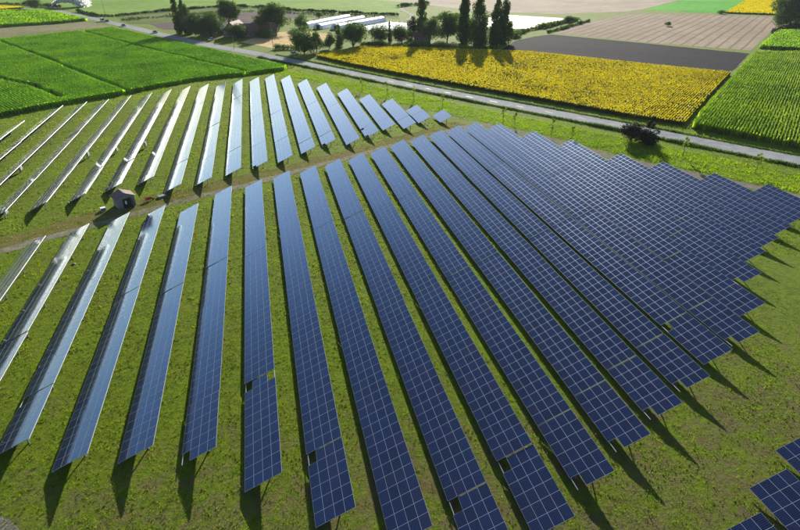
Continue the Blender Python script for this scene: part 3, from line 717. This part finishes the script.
FT = 'trees round the farmhouse'
tree('poplar_tree', 'tallest dark poplar left of the farmhouse', -46.5, 387, 26, 4.4, 'poplar', 'tree', FT)
tree('poplar_tree', 'middle dark poplar left of the farmhouse', -43.2, 386, 22.5, 4.2, 'poplar', 'tree', FT)
tree('poplar_tree', 'shortest dark poplar left of the farmhouse, beside the grey-green tree', -40, 384, 18.5, 5.5, 'poplar', 'tree', FT)
tree('bushy_tree', 'grey-green bushy tree between the poplars and the round dark tree', -36.3, 376, 13.5, 11, 'round', 'palertree', FT, trunk=1.5)
tree('bushy_tree', 'low dark bush under the grey-green tree by the road', -31, 372, 8, 10, 'round', 'tree', FT, trunk=.6)
tree('round_tree', 'round dark tree just left of the farmhouse yard', -26.5, 373, 14.5, 11.5, 'round', 'tree', FT, trunk=1.5)
tree('broad_tree', 'tall dark tree standing behind the left end of the farmhouse', -16.5, 404, 20, 10.5, 'round', 'tree', FT)
tree('broad_tree', 'tall dark tree at the right end of the farmhouse', 11.5, 377, 19, 12.5, 'round', 'tree', FT)
tree('small_tree', 'paler small tree in front of the right end of the farmhouse', 4, 369, 12.5, 7, 'round', 'palertree', FT)
tree('bushy_tree', 'low dark bushes in front of the barn at the farm', -10.5, 359, 9, 10, 'round', 'tree', FT, trunk=.5)
tree('bushy_tree', 'low dark bushes in front of the middle of the farmhouse', 5.5, 357.5, 6.5, 10, 'round', 'tree', FT, trunk=.5)
tree('small_tree', 'low dark tree against the middle of the farmhouse roof', 2, 381, 11, 6, 'round', 'tree', FT)
tree('small_tree', 'small round tree at the left end of the white polytunnels', 30, 396, 9.5, 7, 'round', 'tree', FT, trunk=1.)
FS = 'trees along the far edge of the sunflowers'
tree('broad_tree', 'broad dark tree at the road corner of the sunflowers', 22.6, 292, 14, 12, 'round', 'tree', FS, trunk=1.2)
tree('small_tree', 'small tree touching the broad tree at the road corner', 29.6, 297, 10.5, 7, 'round', 'poplar', FS)
tree('small_tree', 'thin small tree in the gap in front of the polytunnels', 37.5, 306, 8.5, 6, 'round', 'poplar', FS)
tree('small_tree', 'pointed light tree in front of the polytunnels', 43, 308, 13, 5, 'poplar', 'poplar', FS)
tree('broad_tree', 'large dark round tree in front of the polytunnels', 50.5, 307, 14.8, 12, 'round', 'tree', FS, trunk=1.2)
tree('round_tree', 'round tree left of the slim cypress', 67.5, 319, 10, 11, 'round', 'poplar', FS, trunk=.8)
tree('cypress_tree', 'slim dark cypress between two round trees', 74.3, 322, 12, 2.6, 'poplar', 'darktree', FS)
tree('round_tree', 'round tree right of the slim cypress', 80.5, 318, 11, 11.5, 'round', 'tree', FS, trunk=.8)
tree('small_tree', 'dark tree beside the lone poplar', 90.5, 333, 13, 6.5, 'round', 'darktree', FS, trunk=.8)
tree('poplar_tree', 'lone tall poplar by the pale farm lane', 95.5, 331, 27.5, 6.6, 'poplar', 'poplar', FS)
tree('bushy_tree', 'pale green feathery tree right of the lone poplar', 95.5, 312, 13.5, 10.5, 'round', 'palertree', FS)
tree('round_tree', 'wide dark tree between the pale tree and the three poplars', 107.8, 318, 16.5, 14, 'round', 'tree', FS, trunk=1.)
tree('poplar_tree', 'leftmost of the tall poplars by the pond', 112.5, 305, 29, 8, 'poplar', 'poplar', FS)
tree('poplar_tree', 'second tall poplar from the left by the pond, widest', 119.5, 298, 27.5, 11, 'poplar', 'poplar', FS)
tree('poplar_tree', 'third tall poplar from the left by the pond', 128.8, 298, 27.5, 8, 'poplar', 'poplar', FS)
tree('poplar_tree', 'rightmost tall poplar, in front of the white pond', 133.8, 298, 25.5, 8, 'poplar', 'poplar', FS)
tree('small_tree', 'low leafy tree at the foot of the rightmost poplar', 138.5, 300, 12.5, 7, 'round', 'poplar', FS)
tree('small_tree', 'dark tree beside the road near the top left corner', -184, 577, 10.5, 9, 'round', 'tree', trunk=1.)
tree('broad_tree', 'large dark tree cut by the right edge of the photo', 366, 331, 27, 22, 'round', 'tree', trunk=4)
tree('small_tree', 'lone small bush in the tan stubble field', 283, 352, 3.2, 4, 'round', 'tree', trunk=.3)
tree('small_tree', 'small bush where green, yellow and tan fields meet', 384, 416, 3.2, 6, 'round', 'tree', trunk=.3)
tree('small_tree', 'small dark bush behind the first polytunnel', 49, 456, 5.5, 5.5, 'round', 'tree', trunk=.4)
tree('conifer_tree', 'lower left dark bushy tree of the pair beside the road', 96.8, 124.6, 5.2, 6.6, 'round', 'darktree', 'dark conifers by the road', 4200, trunk=.2)
tree('conifer_tree', 'taller right dark conifer of the pair beside the road', 100.2, 121.8, 7.6, 6.6, 'cone', 'darktree', 'dark conifers by the road', 4600)
for i, (x, y) in enumerate([(36.1, 203), (43.2, 192), (50.5, 182.5), (57.6, 172), (69.4, 149), (71.8, 146), (77.6, 134), (80.4, 128), (102.3, 110.5), (110.8, 96)]):
    g = np.random.default_rng(300 + i); h = 5.2 if i not in (5, 7) else 4.4
    root = empty('sapling', (x, y, 0))
    tag(root, f'thin young tree with sparse yellow-green leaves, {ORD[i]} from the left along the verge', 'sapling', 'young trees on the verge')
    mb = MB(); mb.tube([(0, 0, -.1), (.05, .03, h * .5), (g.normal(0, .1), g.normal(0, .1), h * .95)], [.055, .045, .012], 6)
    cs = []; rs = []
    for q in range(9):
        a = g.random() * 6.28; f = g.uniform(.4, .98); d = .75 * (1.05 - abs(f - .65)) * g.uniform(.3, 1); cs.append((math.cos(a) * d, math.sin(a) * d, f * h)); rs.append(g.uniform(.22, .4))
        mb.tube([(0, 0, f * h * .85), cs[-1]], [.02, .006], 4)
    mb.build('trunk', M['bark'], root)
    mb = MB(); mb.tube([(.28, 0, -.1), (.28, 0, 1.7)], .035, 6); mb.build('stake', M['wood'], root)
    V, F = leaf_cloud(cs, rs, 420, .24, g); link('crown', np_mesh('crown', V, F, M['sapleaf']), root)

def hedge(name, label, cl, w, h, m, n, seed, group=None, size=.5):
    g = np.random.default_rng(seed); q, _ = along(cl, 0, max(12, n // 16), seed, w * .18)
    x, y = q[:, 0], q[:, 1]; hv = .55 + .8 * vnoise(x, y, .11, seed) ** 1.3; x = x + g.normal(0, w * .12, len(x)); y = y + g.normal(0, w * .12, len(x))
    cs = np.stack([x, y, h * hv * g.uniform(.3, .68, len(x))], 1); rs = h * hv * g.uniform(.26, .48, len(x))
    V, F = leaf_cloud(cs, rs, n, size, g, 1., .2); V[:, 2] = np.maximum(V[:, 2], .03)
    root = empty(name, (0, 0, 0)); tag(root, label, 'hedge', group); link('foliage', np_mesh('foliage', V, F, M[m]), root)
    mb = MB()
    for k in range(0, len(x), 3): mb.tube([(x[k], y[k], -.05), (x[k], y[k], h * .4)], [.07, .04], 5)
    mb.build('stems', M['bark'], root)
hedge('hedge', 'long dark clipped hedge under the trees behind the sunflowers', [(55, 307), (73, 297), (92.7, 289), (106, 280.5), (122.3, 278)], 2.4, 3.2, 'tree', 16000, 81)
hedge('hedge', 'dark hedge line below the pale green far meadow', [(-145, 553), (-120, 511), (-108, 507.5), (-78, 539), (-37, 574), (4, 564), (39, 521), (74, 491), (115, 466)], 2.6, 2.6, 'tree', 22000, 82, size=.8)
hedge('hedge', 'dark hedge behind the yellow strip, top left', [(-260, 668), (-238, 654), (-207, 634), (-170, 597)], 2.6, 3, 'tree', 5000, 83, size=.8)
hedge('hedge', 'short dark hedge beside the bend of the farm lane', [(131, 535), (146, 548), (168, 556)], 2.4, 3.4, 'tree', 3500, 84, size=.7)
hedge('hedge', 'bushy green bank along the right shore of the pond', [(150, 318), (161, 336), (174, 350), (186, 358), (200, 369), (214, 381), (228, 392), (240, 400)], 5, 3.4, 'poplar', 9000, 85, size=.7)
hedge('hedge', 'dark hedge strip at the far tip of the pond bank', [(182, 338), (200, 352), (220, 370), (244, 391)], 2, 2, 'tree', 4000, 86, size=.6)
hedge('hedge', 'scattered low scrub on the strip behind the farm', [(-96, 478), (-60, 500), (-30, 520), (0, 528), (30, 505), (60, 480), (100, 455)], 14, 1.6, 'palertree', 9000, 87, size=.6)
hedge('hedge', 'low dark bushes beyond the lone poplar, by the meadow', [(133, 432), (146, 436), (158, 440)], 3, 3, 'tree', 2200, 88, size=.6)
hedge('hedge', 'dark shrubs at the foot of the utility pole by the road', [(9, 311), (16, 309), (21, 305)], 2.5, 2.2, 'tree', 2600, 89, size=.4)
hedge('hedge', 'dark hedge on the bank right of the stubble field under the large tree', [(318, 297), (330, 308), (350, 318), (372, 322)], 3, 3.2, 'darktree', 4000, 90, size=.7)

# ------------------------------------------------------------------ farm, tunnels, poles, cars
def gable(root, L, D, he, hr, ov=.5, wm='render', rm='tile', hip=0., windows=(), doors=(), chimney=None):
    mb = MB()
    a, b = L / 2, D / 2
    mb.add([(-a, -b, 0), (a, -b, 0), (a, b, 0), (-a, b, 0), (-a, -b, he), (a, -b, he), (a, b, he), (-a, b, he), (-a + hip, 0, hr - .15), (a - hip, 0, hr - .15)],
           [(0, 1, 5, 4), (1, 2, 6, 5), (2, 3, 7, 6), (3, 0, 4, 7), (4, 8, 7), (5, 6, 9), (4, 5, 9, 8), (7, 8, 9, 6)])
    mb.build('wall', M[wm], root)
    s = (hr - he) / b
    mb = MB(); e0 = he - ov * s; t = .14
    A = [(-a - ov, -b - ov, e0), (a + ov, -b - ov, e0), (a + ov, b + ov, e0), (-a - ov, b + ov, e0), (-a - (ov if not hip else -hip), 0, hr), (a + (ov if not hip else -hip), 0, hr)]
    B = [(x, y, z + t) for x, y, z in A]
    mb.add(A + B, [(6, 7, 11, 10), (8, 9, 10, 11), (6, 10, 9), (7, 8, 11), (0, 4, 5, 1), (2, 5, 4, 3), (0, 3, 4), (1, 5, 2), (0, 1, 7, 6), (1, 2, 8, 7), (2, 3, 9, 8), (3, 0, 6, 9)])
    rf = mb.build('roof', M[rm], root)
    if chimney:
        mb = MB(); mb.box(chimney - .4, chimney + .4, -.35, .35, hr - .6, hr + 1.3); mb.box(-.48 + chimney, .48 + chimney, -.43, .43, hr + 1.3, hr + 1.45); mb.build('chimney', M['tile'], rf)
    for (x, z, w, h) in windows:
        mb = MB(); mb.box(x - w / 2 - .1, x + w / 2 + .1, -b - .06, -b + .02, z - .1, z + h + .1); wi = mb.build('window', M['white'], root)
        mb = MB(); mb.box(x - w / 2, x + w / 2, -b - .075, -b, z, z + h); mb.build('pane', M['glass'], wi)
    for (x, w, h) in doors:
        mb = MB(); mb.box(x - w / 2, x + w / 2, -b - .05, -b + .02, 0, h); mb.build('door', M['wood'], root)

h1 = empty('farmhouse', (1.5, 366, 0), R(6)); tag(h1, 'long low farmhouse with reddish tiled roof among dark trees', 'farmhouse')
gable(h1, 21, 9, 3.4, 7.2, windows=[(-8, 1, 1.1, 1.3), (-5.5, 1, 1.1, 1.3), (2.5, 1, 1.1, 1.3), (6, 1, 1.1, 1.3), (8.5, 1, 1.1, 1.3)], doors=[(-1.5, 1.3, 2.3)], chimney=5)
h2 = empty('barn', (-12, 371, 0), R(70)); tag(h2, 'dark gabled barn at the left end of the farmhouse', 'barn')
gable(h2, 15, 10, 4, 8.2, doors=[(0, 3.4, 3.2)], windows=[(4.5, 1.4, 1, 1)])
h3 = empty('outbuilding', (-19, 383, 0), R(20)); tag(h3, 'small outbuilding with pale metal roof between the farm trees', 'shed')
gable(h3, 8, 6, 3.2, 4.6, rm='white', doors=[(0, 2, 2.4)])
h4 = empty('cottage', (93.5, 321, 0), R(-20)); tag(h4, 'small reddish cottage half hidden behind the pale feathery tree', 'house')
gable(h4, 9, 6, 2.8, 4.8, windows=[(-2.5, 1, 1, 1.1), (2.5, 1, 1, 1.1)], doors=[(0, 1, 2.1)])

def tunnel(p0, p1, w, h, label):
    a = Vector((*p0, 0)); b = Vector((*p1, 0)); L = (b - a).length
    root = empty('polytunnel', a, math.atan2(b.y - a.y, b.x - a.x)); tag(root, label, 'polytunnel', 'white polytunnels behind the trees')
    N = 12; prof = [(math.cos(math.pi * k / N) * w / 2, (math.sin(math.pi * k / N) ** .85) * h) for k in range(N + 1)]
    K = int(L / 3); vs = []; fs = []
    for i in range(K + 1):
        sag = 1 - (.012 * (i % 2))
        for (y, z) in prof: vs.append((L * i / K, y * sag, z * sag))
    for i in range(K):
        for k in range(N): c = i * (N + 1) + k; fs.append((c, c + 1, c + N + 2, c + N + 1))
    mb = MB(); mb.add(vs, fs); mb.build('cover', M['plastic'], root, smooth=True)
    for x0 in (0, L):
        mb = MB(); mb.add([(x0, y, z) for y, z in prof], [tuple(range(N + 1))]); e = mb.build('end_wall', M['fleece'], root)
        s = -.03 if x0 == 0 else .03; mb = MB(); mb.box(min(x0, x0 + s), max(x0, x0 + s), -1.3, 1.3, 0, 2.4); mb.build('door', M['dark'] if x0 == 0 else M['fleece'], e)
    for i in range(0, K + 1, 4):
        mb = MB(); mb.tube([(L * i / K, y * 1.006, z * 1.006) for y, z in prof], .04, 5); mb.build('hoop', M['galv'], root)
tunnel((33, 403), (70.6, 450), 7.5, 3.2, 'leftmost white polytunnel behind the trees')
tunnel((41, 392), (80, 438), 7.5, 3.2, 'middle white polytunnel behind the trees')
tunnel((52, 386), (92.8, 428), 8, 3.4, 'rightmost white polytunnel, next to the flat white crop covers')
def cover(p0, p1, w, label, seed):
    a = Vector((*p0, 0)); b = Vector((*p1, 0)); L = (b - a).length; g = np.random.default_rng(seed)
    K = int(L / 1.5); N = 6; i, k = np.meshgrid(np.arange(K + 1), np.arange(N + 1), indexing='ij')
    x = i / K * L; y = (k / N - .5) * w; z = .12 + .75 * np.sin(np.pi * k / N) ** .7 * g.uniform(.6, 1.1, x.shape); z[:, 0] = z[:, -1] = .04
    V = np.stack([x, y, z], -1).reshape(-1, 3); c = (i[:-1, :-1] * (N + 1) + k[:-1, :-1]).ravel(); F = np.stack([c, c + N + 1, c + N + 2, c + 1], 1)
    o = link('crop_cover', np_mesh('crop_cover', V, F, M['fleece'], smooth=True), None, a, (0, 0, math.atan2(b.y - a.y, b.x - a.x)))
    tag(o, label, 'crop cover', 'flat white crop covers')
for k, (p0, p1) in enumerate((((62, 381), (97, 417)), ((66, 378), (101, 413)), ((70, 376), (104, 409)), ((74.5, 374), (107, 405.5)), ((79, 372), (110, 402)), ((84, 371), (113, 398)), ((90, 370.5), (116, 394)))):
    cover(p0, p1, 4.4, f'long white fleece over a crop bed, {ORD[k]} bed to the right of the polytunnels', 400 + k)

def pole(x, y, h, label, arm=2.2, rz=.6):
    root = empty('utility_pole', (x, y, 0), rz); tag(root, label, 'utility pole', 'wooden poles near the road')
    mb = MB(); mb.tube([(0, 0, -.3), (0, 0, h)], [.16, .11], 8); mb.build('post', M['wood'], root, smooth=True)
    if arm:
        for z in (h - .5, h - 4.2):
            mb = MB(); mb.bar((-arm / 2, .14, z), (arm / 2, .14, z), .12); c = mb.build('crossarm', M['wood'], root)
            for q in (-.45, 0, .45):
                mb = MB(); mb.tube([(q * arm, .14, z + .06), (q * arm, .14, z + .14), (q * arm, .14, z + .3)], [.03, .07, .04], 6); mb.build('insulator', M['white'], c)
pole(7.9, 309.5, 13.5, 'tall wooden utility pole with crossarms on the straw yard')
pole(-119.4, 531, 11, 'thin pole standing in the pale meadow beyond the cars')
pole(-149.4, 566, 11, 'thin pole right of the white spray, top left')
pole(-12.3, 318, 6.5, 'short pole at the road edge below the barn', 0)
pole(-215, 640, 11, 'thin pole above the yellow strip, top left corner')

def car(x, y, rz, paint, label, van=False):
    root = empty('parked_car', (x, y, .05), rz); tag(root, label, 'car', 'cars on the road')
    L, W_ = (5.2, 2.0) if van else (4.3, 1.75); hb = 1.05 if van else .85; ht = 2.2 if van else 1.45
    mb = MB(); prof = [(-L / 2, .35), (-L / 2, hb), (-L / 2 + .15, hb + .04), (L / 2 - .2, hb - .1), (L / 2, hb - .25), (L / 2, .35)]
    n = len(prof); mb.add([(px, -W_ / 2, pz) for px, pz in prof] + [(px, W_ / 2, pz) for px, pz in prof],
                          [tuple(range(n)), tuple(range(2 * n - 1, n - 1, -1))] + [(k, n + k, n + (k + 1) % n, (k + 1) % n) for k in range(n)])
    body = mb.build('body', M[paint], root)
    x0, x1 = (-L / 2 + .05, L / 2 - 1.2) if van else (-L / 2 + .5, L / 2 - 1.1)
    i0, i1 = (x0 + .1, x1 - .5) if van else (x0 + .55, x1 - .7)
    w1, w2 = W_ / 2 - .04, W_ / 2 - .2
    mb = MB(); mb.add([(x0, -w1, hb), (x1, -w1, hb - .02), (x1, w1, hb - .02), (x0, w1, hb), (i0, -w2, ht), (i1, -w2, ht), (i1, w2, ht), (i0, w2, ht)],
                      [(0, 1, 5, 4), (1, 2, 6, 5), (2, 3, 7, 6), (3, 0, 4, 7)]); mb.build('windows', M['glass'], root)
    mb = MB(); mb.add([(i0 - .1, -w2 - .03, ht - .02), (i1 + .1, -w2 - .03, ht - .02), (i1 + .1, w2 + .03, ht - .02), (i0 - .1, w2 + .03, ht - .02), (i0, -w2, ht + .05), (i1, -w2, ht + .05), (i1, w2, ht + .05), (i0, w2, ht + .05)],
                      [(3, 2, 1, 0), (4, 5, 6, 7), (0, 1, 5, 4), (1, 2, 6, 5), (2, 3, 7, 6), (3, 0, 4, 7)]); mb.build('roof', M[paint], root)
    for sx in (-L * .31, L * .31):
        for sy in (-1, 1):
            mb = MB(); mb.tube([(sx, sy * (W_ / 2 - .18), .32), (sx, sy * (W_ / 2 + .02), .32)], .32, 12); w = mb.build('wheel', M['rubber'], root)
            mb = MB(); mb.tube([(sx, sy * (W_ / 2 + .0), .32), (sx, sy * (W_ / 2 + .03), .32)], .18, 8); mb.build('rim', M['galv'], w)
    for sy in (-1, 1):
        mb = MB(); mb.box(L / 2 - .03, L / 2 + .02, sy * .62 - .18, sy * .62 + .18, .58, .74); mb.build('headlight', M['white'], root)
ra = math.atan2(-50, 30)
car(-109, 472.5, ra, 'carwhite', 'pale van on the road, second of the four vehicles from the left', True)
car(-105.5, 469, ra + math.pi, 'carred', 'dark car right behind the pale van on the road')
car(-88.4, 437, ra, 'carblue', 'blue car on the road between the pale van and the farm')
car(-62.2, 394.5, ra, 'carblue', 'blue car on the road nearest the farm trees')
car(-25.5, 352.5, 1., 'carwhite', 'small white car parked in the shade of the round dark farm tree')
car(17.5, 291, .5, 'carwhite', 'white car parked under the broad tree at the road corner')

# irrigation gun with its plume of spray
sr = empty('irrigation_gun', (-178, 604, 0)); tag(sr, 'irrigation gun throwing a white plume of water over the meadow, top left', 'sprinkler')
mb = MB(); mb.bar((-.9, -1, 0), (0, 0, 1.6), .1); mb.bar((.9, -1, 0), (0, 0, 1.6), .1); mb.bar((0, 1.2, 0), (0, 0, 1.6), .1); mb.build('tripod', M['galvdark'], sr)
mb = MB(); mb.tube([(0, 0, 1.5), (.5, .4, 1.9), (1.6, 1.2, 2.6)], [.12, .09, .05], 8); mb.build('nozzle', M['galv'], sr)
g = np.random.default_rng(5); n = 42000; t = g.random(n) ** .75; spread = .2 + 2.6 * t
px_ = t * 27 + g.normal(0, 1, n) * spread * .4; py_ = t * 6 + g.normal(0, 1, n) * spread * 1.6; pz_ = 2.4 + 17 * t - 17 * t * t + g.normal(0, 1, n) * spread * .8
d = g.normal(size=(n, 2, 3)) * .48; c0 = np.stack([px_, py_, np.maximum(pz_, .15)], 1)
V = np.stack([c0, c0 + d[:, 0], c0 + d[:, 1]], 1).reshape(-1, 3)
o = link('spray', np_mesh('spray', V, np.arange(n * 3).reshape(-1, 3), M['spray']), sr); o['kind'] = 'stuff'

# ------------------------------------------------------------------ transformer hut and small things in the solar field
hut = empty('hut', (-30.4, 111.6, 0), R(30)); tag(hut, 'small masonry hut with tiled roof and dark doorway beside the dirt track', 'hut')
mb = MB(); L, D, he, hr_ = 3.4, 2.8, 2.2, 3.0; a, b = L / 2, D / 2
mb.add([(-a, -b, 0), (a, -b, 0), (a, b, 0), (-a, b, 0), (-a, -b, he), (a, -b, he), (a, b, he), (-a, b, he), (0, -b, hr_), (0, b, hr_)],
       [(0, 1, 5, 8, 4), (1, 2, 6, 5), (2, 3, 7, 9, 6), (3, 0, 4, 7)]); mb.build('wall', M['concrete'], hut)
rf = empty('roof', (0, 0, 0)); rf.parent = hut
for sd2 in (-1, 1):
    K = 7; s = (hr_ - he) / a
    for k in range(K):
        x0 = (a + .3) * k / K; x1 = (a + .3) * (k + 1) / K + .06; mb = MB(); ya = -b - .25; yb = b + .25
        z0, z1 = hr_ + .06 - x0 * s, hr_ + .06 - x1 * s - .0
        mb.add([(sd2 * x0, ya, z0), (sd2 * x1, ya, z1 + .05), (sd2 * x1, yb, z1 + .05), (sd2 * x0, yb, z0), (sd2 * x0, ya, z0 + .05), (sd2 * x1, ya, z1 + .11), (sd2 * x1, yb, z1 + .11), (sd2 * x0, yb, z0 + .05)],
               [(0, 1, 2, 3), (7, 6, 5, 4), (0, 4, 5, 1), (1, 5, 6, 2), (2, 6, 7, 3), (3, 7, 4, 0)]); mb.build('tile_course', M['shedtile'], rf)
mb = MB(); mb.box(-.12, .12, -b - .27, b + .27, hr_ + .08, hr_ + .2); mb.build('ridge', M['concrete'], rf)
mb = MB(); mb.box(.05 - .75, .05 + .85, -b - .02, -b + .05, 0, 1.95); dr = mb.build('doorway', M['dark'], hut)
mb = MB(); mb.box(-.28, .02, -b - .08, -b - .025, .75, 1.45); mb.build('switch_box', M['white'], dr)
mb = MB(); mb.box(-.82, -.7, -b - .05, -b + .03, 0, 2.05); mb.box(.9, 1.02, -b - .05, -b + .03, 0, 2.05); mb.box(-.82, 1.02, -b - .05, -b + .03, 1.951, 2.08); mb.build('door_frame', M['wood'], hut)
for k in range(4):
    mb = MB(); mb.box(-a - .04, -a + .02, -.35, .35, 1.3 + k * .13, 1.39 + k * .13); mb.build('vent_slat', M['galvdark'], hut)
mb = MB(); mb.box(1.04, 1.12, -b - .9, -b - .03, .05, 1.9); mb.build('door', M['galvdark'], hut)

def small_box(x, y, sx, sy, sz, m, name, label, rz=0., cat=None, group=None):
    root = empty(name, (x, y, 0), rz); tag(root, label, cat or 'box', group)
    mb = MB(); mb.box(-sx / 2, sx / 2, -sy / 2, sy / 2, 0, sz); mb.build('body', M[m], root)
    mb = MB(); mb.box(-sx / 2 - .03, sx / 2 + .03, -sy / 2 - .03, sy / 2 + .03, sz, sz + .05); mb.build('lid', M[m], root)
    mb = MB(); mb.box(-sx / 2 + .04, sx / 2 - .04, -sy / 2 - .02, -sy / 2, .06, sz - .05); mb.build('door', M['galvdark'], root)
small_box(-34.2, 109.9, .9, .7, .6, 'white', 'equipment_box', 'small white box on the ground left of the hut', .4)
small_box(124, 138.6, 1.5, 1.0, 1.4, 'galvdark', 'utility_cabinet', 'grey utility cabinet at the corner between sunflowers and striped maize', .7, 'cabinet')
# red wheelbarrow by the hut
wb = empty('wheelbarrow', (-26, 112.9, 0), .5); tag(wb, 'red wheelbarrow lying by the dirt track right of the hut', 'wheelbarrow')
mb = MB(); mb.add([(-.45, -.3, .35), (.45, -.25, .3), (.45, .25, .3), (-.45, .3, .35), (-.65, -.42, .7), (.7, -.36, .62), (.7, .36, .62), (-.65, .42, .7)], [(0, 3, 2, 1), (0, 1, 5, 4), (1, 2, 6, 5), (2, 3, 7, 6), (3, 0, 4, 7)]); mb.build('tray', M['redpaint'], wb)
for s in (-1, 1):
    mb = MB(); mb.bar((-1.35, s * .32, .62), (.85, s * .1, .24), .06); mb.build('handle', M['redpaint'], wb)
    mb = MB(); mb.bar((-.4, s * .28, .4), (-.5, s * .3, 0), .05); mb.build('leg', M['galvdark'], wb)
mb = MB(); mb.tube([(.85, -.06, .2), (.85, .06, .2)], .2, 12); mb.build('wheel', M['rubber'], wb)
small_box(-23.6, 114.3, 1.6, 1.0, .35, 'galvdark', 'pallet', 'dark low pallet beside the red wheelbarrow', .5, 'pallet')
# combiner cabinets behind the tables
CAB = [(-52.6, 111.6, 'at the camera end of the fourth row from the left'), (-58.3, 138.0, 'behind the third row from the left'), (-45.4, 145.2, 'behind the fifth row from the left'),
       (-39.2, 147.6, 'behind the sixth row from the left'), (-32.6, 150.3, 'behind the seventh row from the left')]
for (x, y, w) in CAB:
    root = empty('combiner_cabinet', (x + .55, y, 0)); tag(root, 'grey cabinet ' + w + ', back field', 'cabinet', 'electrical cabinets of the back field')
    mb = MB(); mb.box(-.22, .22, -.6, .6, .55, 1.55); mb.build('cabinet', M['galv'], root)
    mb = MB(); mb.box(-.27, .27, -.66, .66, 1.55, 1.61); mb.build('rain_cover', M['galv'], root)
    for s in (-.5, .5): mb = MB(); mb.box(-.05, .05, s - .05, s + .05, -.1, .55); mb.build('leg', M['galvdark'], root)
# pale stones and clods lying between the rows
for i, (x, y, r) in enumerate([(-34.2, 87.7, .3)]):
    g = np.random.default_rng(500 + i); mb = MB(); N = 8; vs = []
    for k in range(4):
        for q in range(N):
            a = q * 2 * math.pi / N; f = (1, .95, .7, .25)[k]; rr = r * f * g.uniform(.8, 1.2); vs.append((rr * math.cos(a) * 1.3, rr * math.sin(a), (-.05, .25, .5, .68)[k] * r * g.uniform(.9, 1.1)))
    mb.add(vs, [(k * N + q, k * N + (q + 1) % N, (k + 1) * N + (q + 1) % N, (k + 1) * N + q) for k in range(3) for q in range(N)] + [tuple(3 * N + q for q in range(N))])
    o = mb.build('stone', M['concrete'], None, (x, y, 0), smooth=True); tag(o, 'pale stone lying in the grass right of the second front row', 'stone')

# ------------------------------------------------------------------ air
hz, n_, l_, b_ = mat('haze'); n_.remove(b_); pv = n_.new('ShaderNodeVolumePrincipled')
pv.inputs['Color'].default_value = (.86, .92, 1., 1); pv.inputs['Density'].default_value = .00006; pv.inputs['Anisotropy'].default_value = 0.
l_.new(pv.outputs[0], n_['Material Output'].inputs['Volume'])
mb = MB(); mb.box(-3050, 3050, -2450, 3650, -1.95, 47.); tag(mb.build('haze', hz), 'thin pale summer haze over the fields', None, None, 'stuff')

print('individual panels', n_ind, 'objects', len(bpy.data.objects), 'tris', sum(sum(len(p.vertices) - 2 for p in me.polygons) if len(me.polygons) < 3000 else len(me.loops) - 2 * len(me.polygons) for me in bpy.data.meshes))
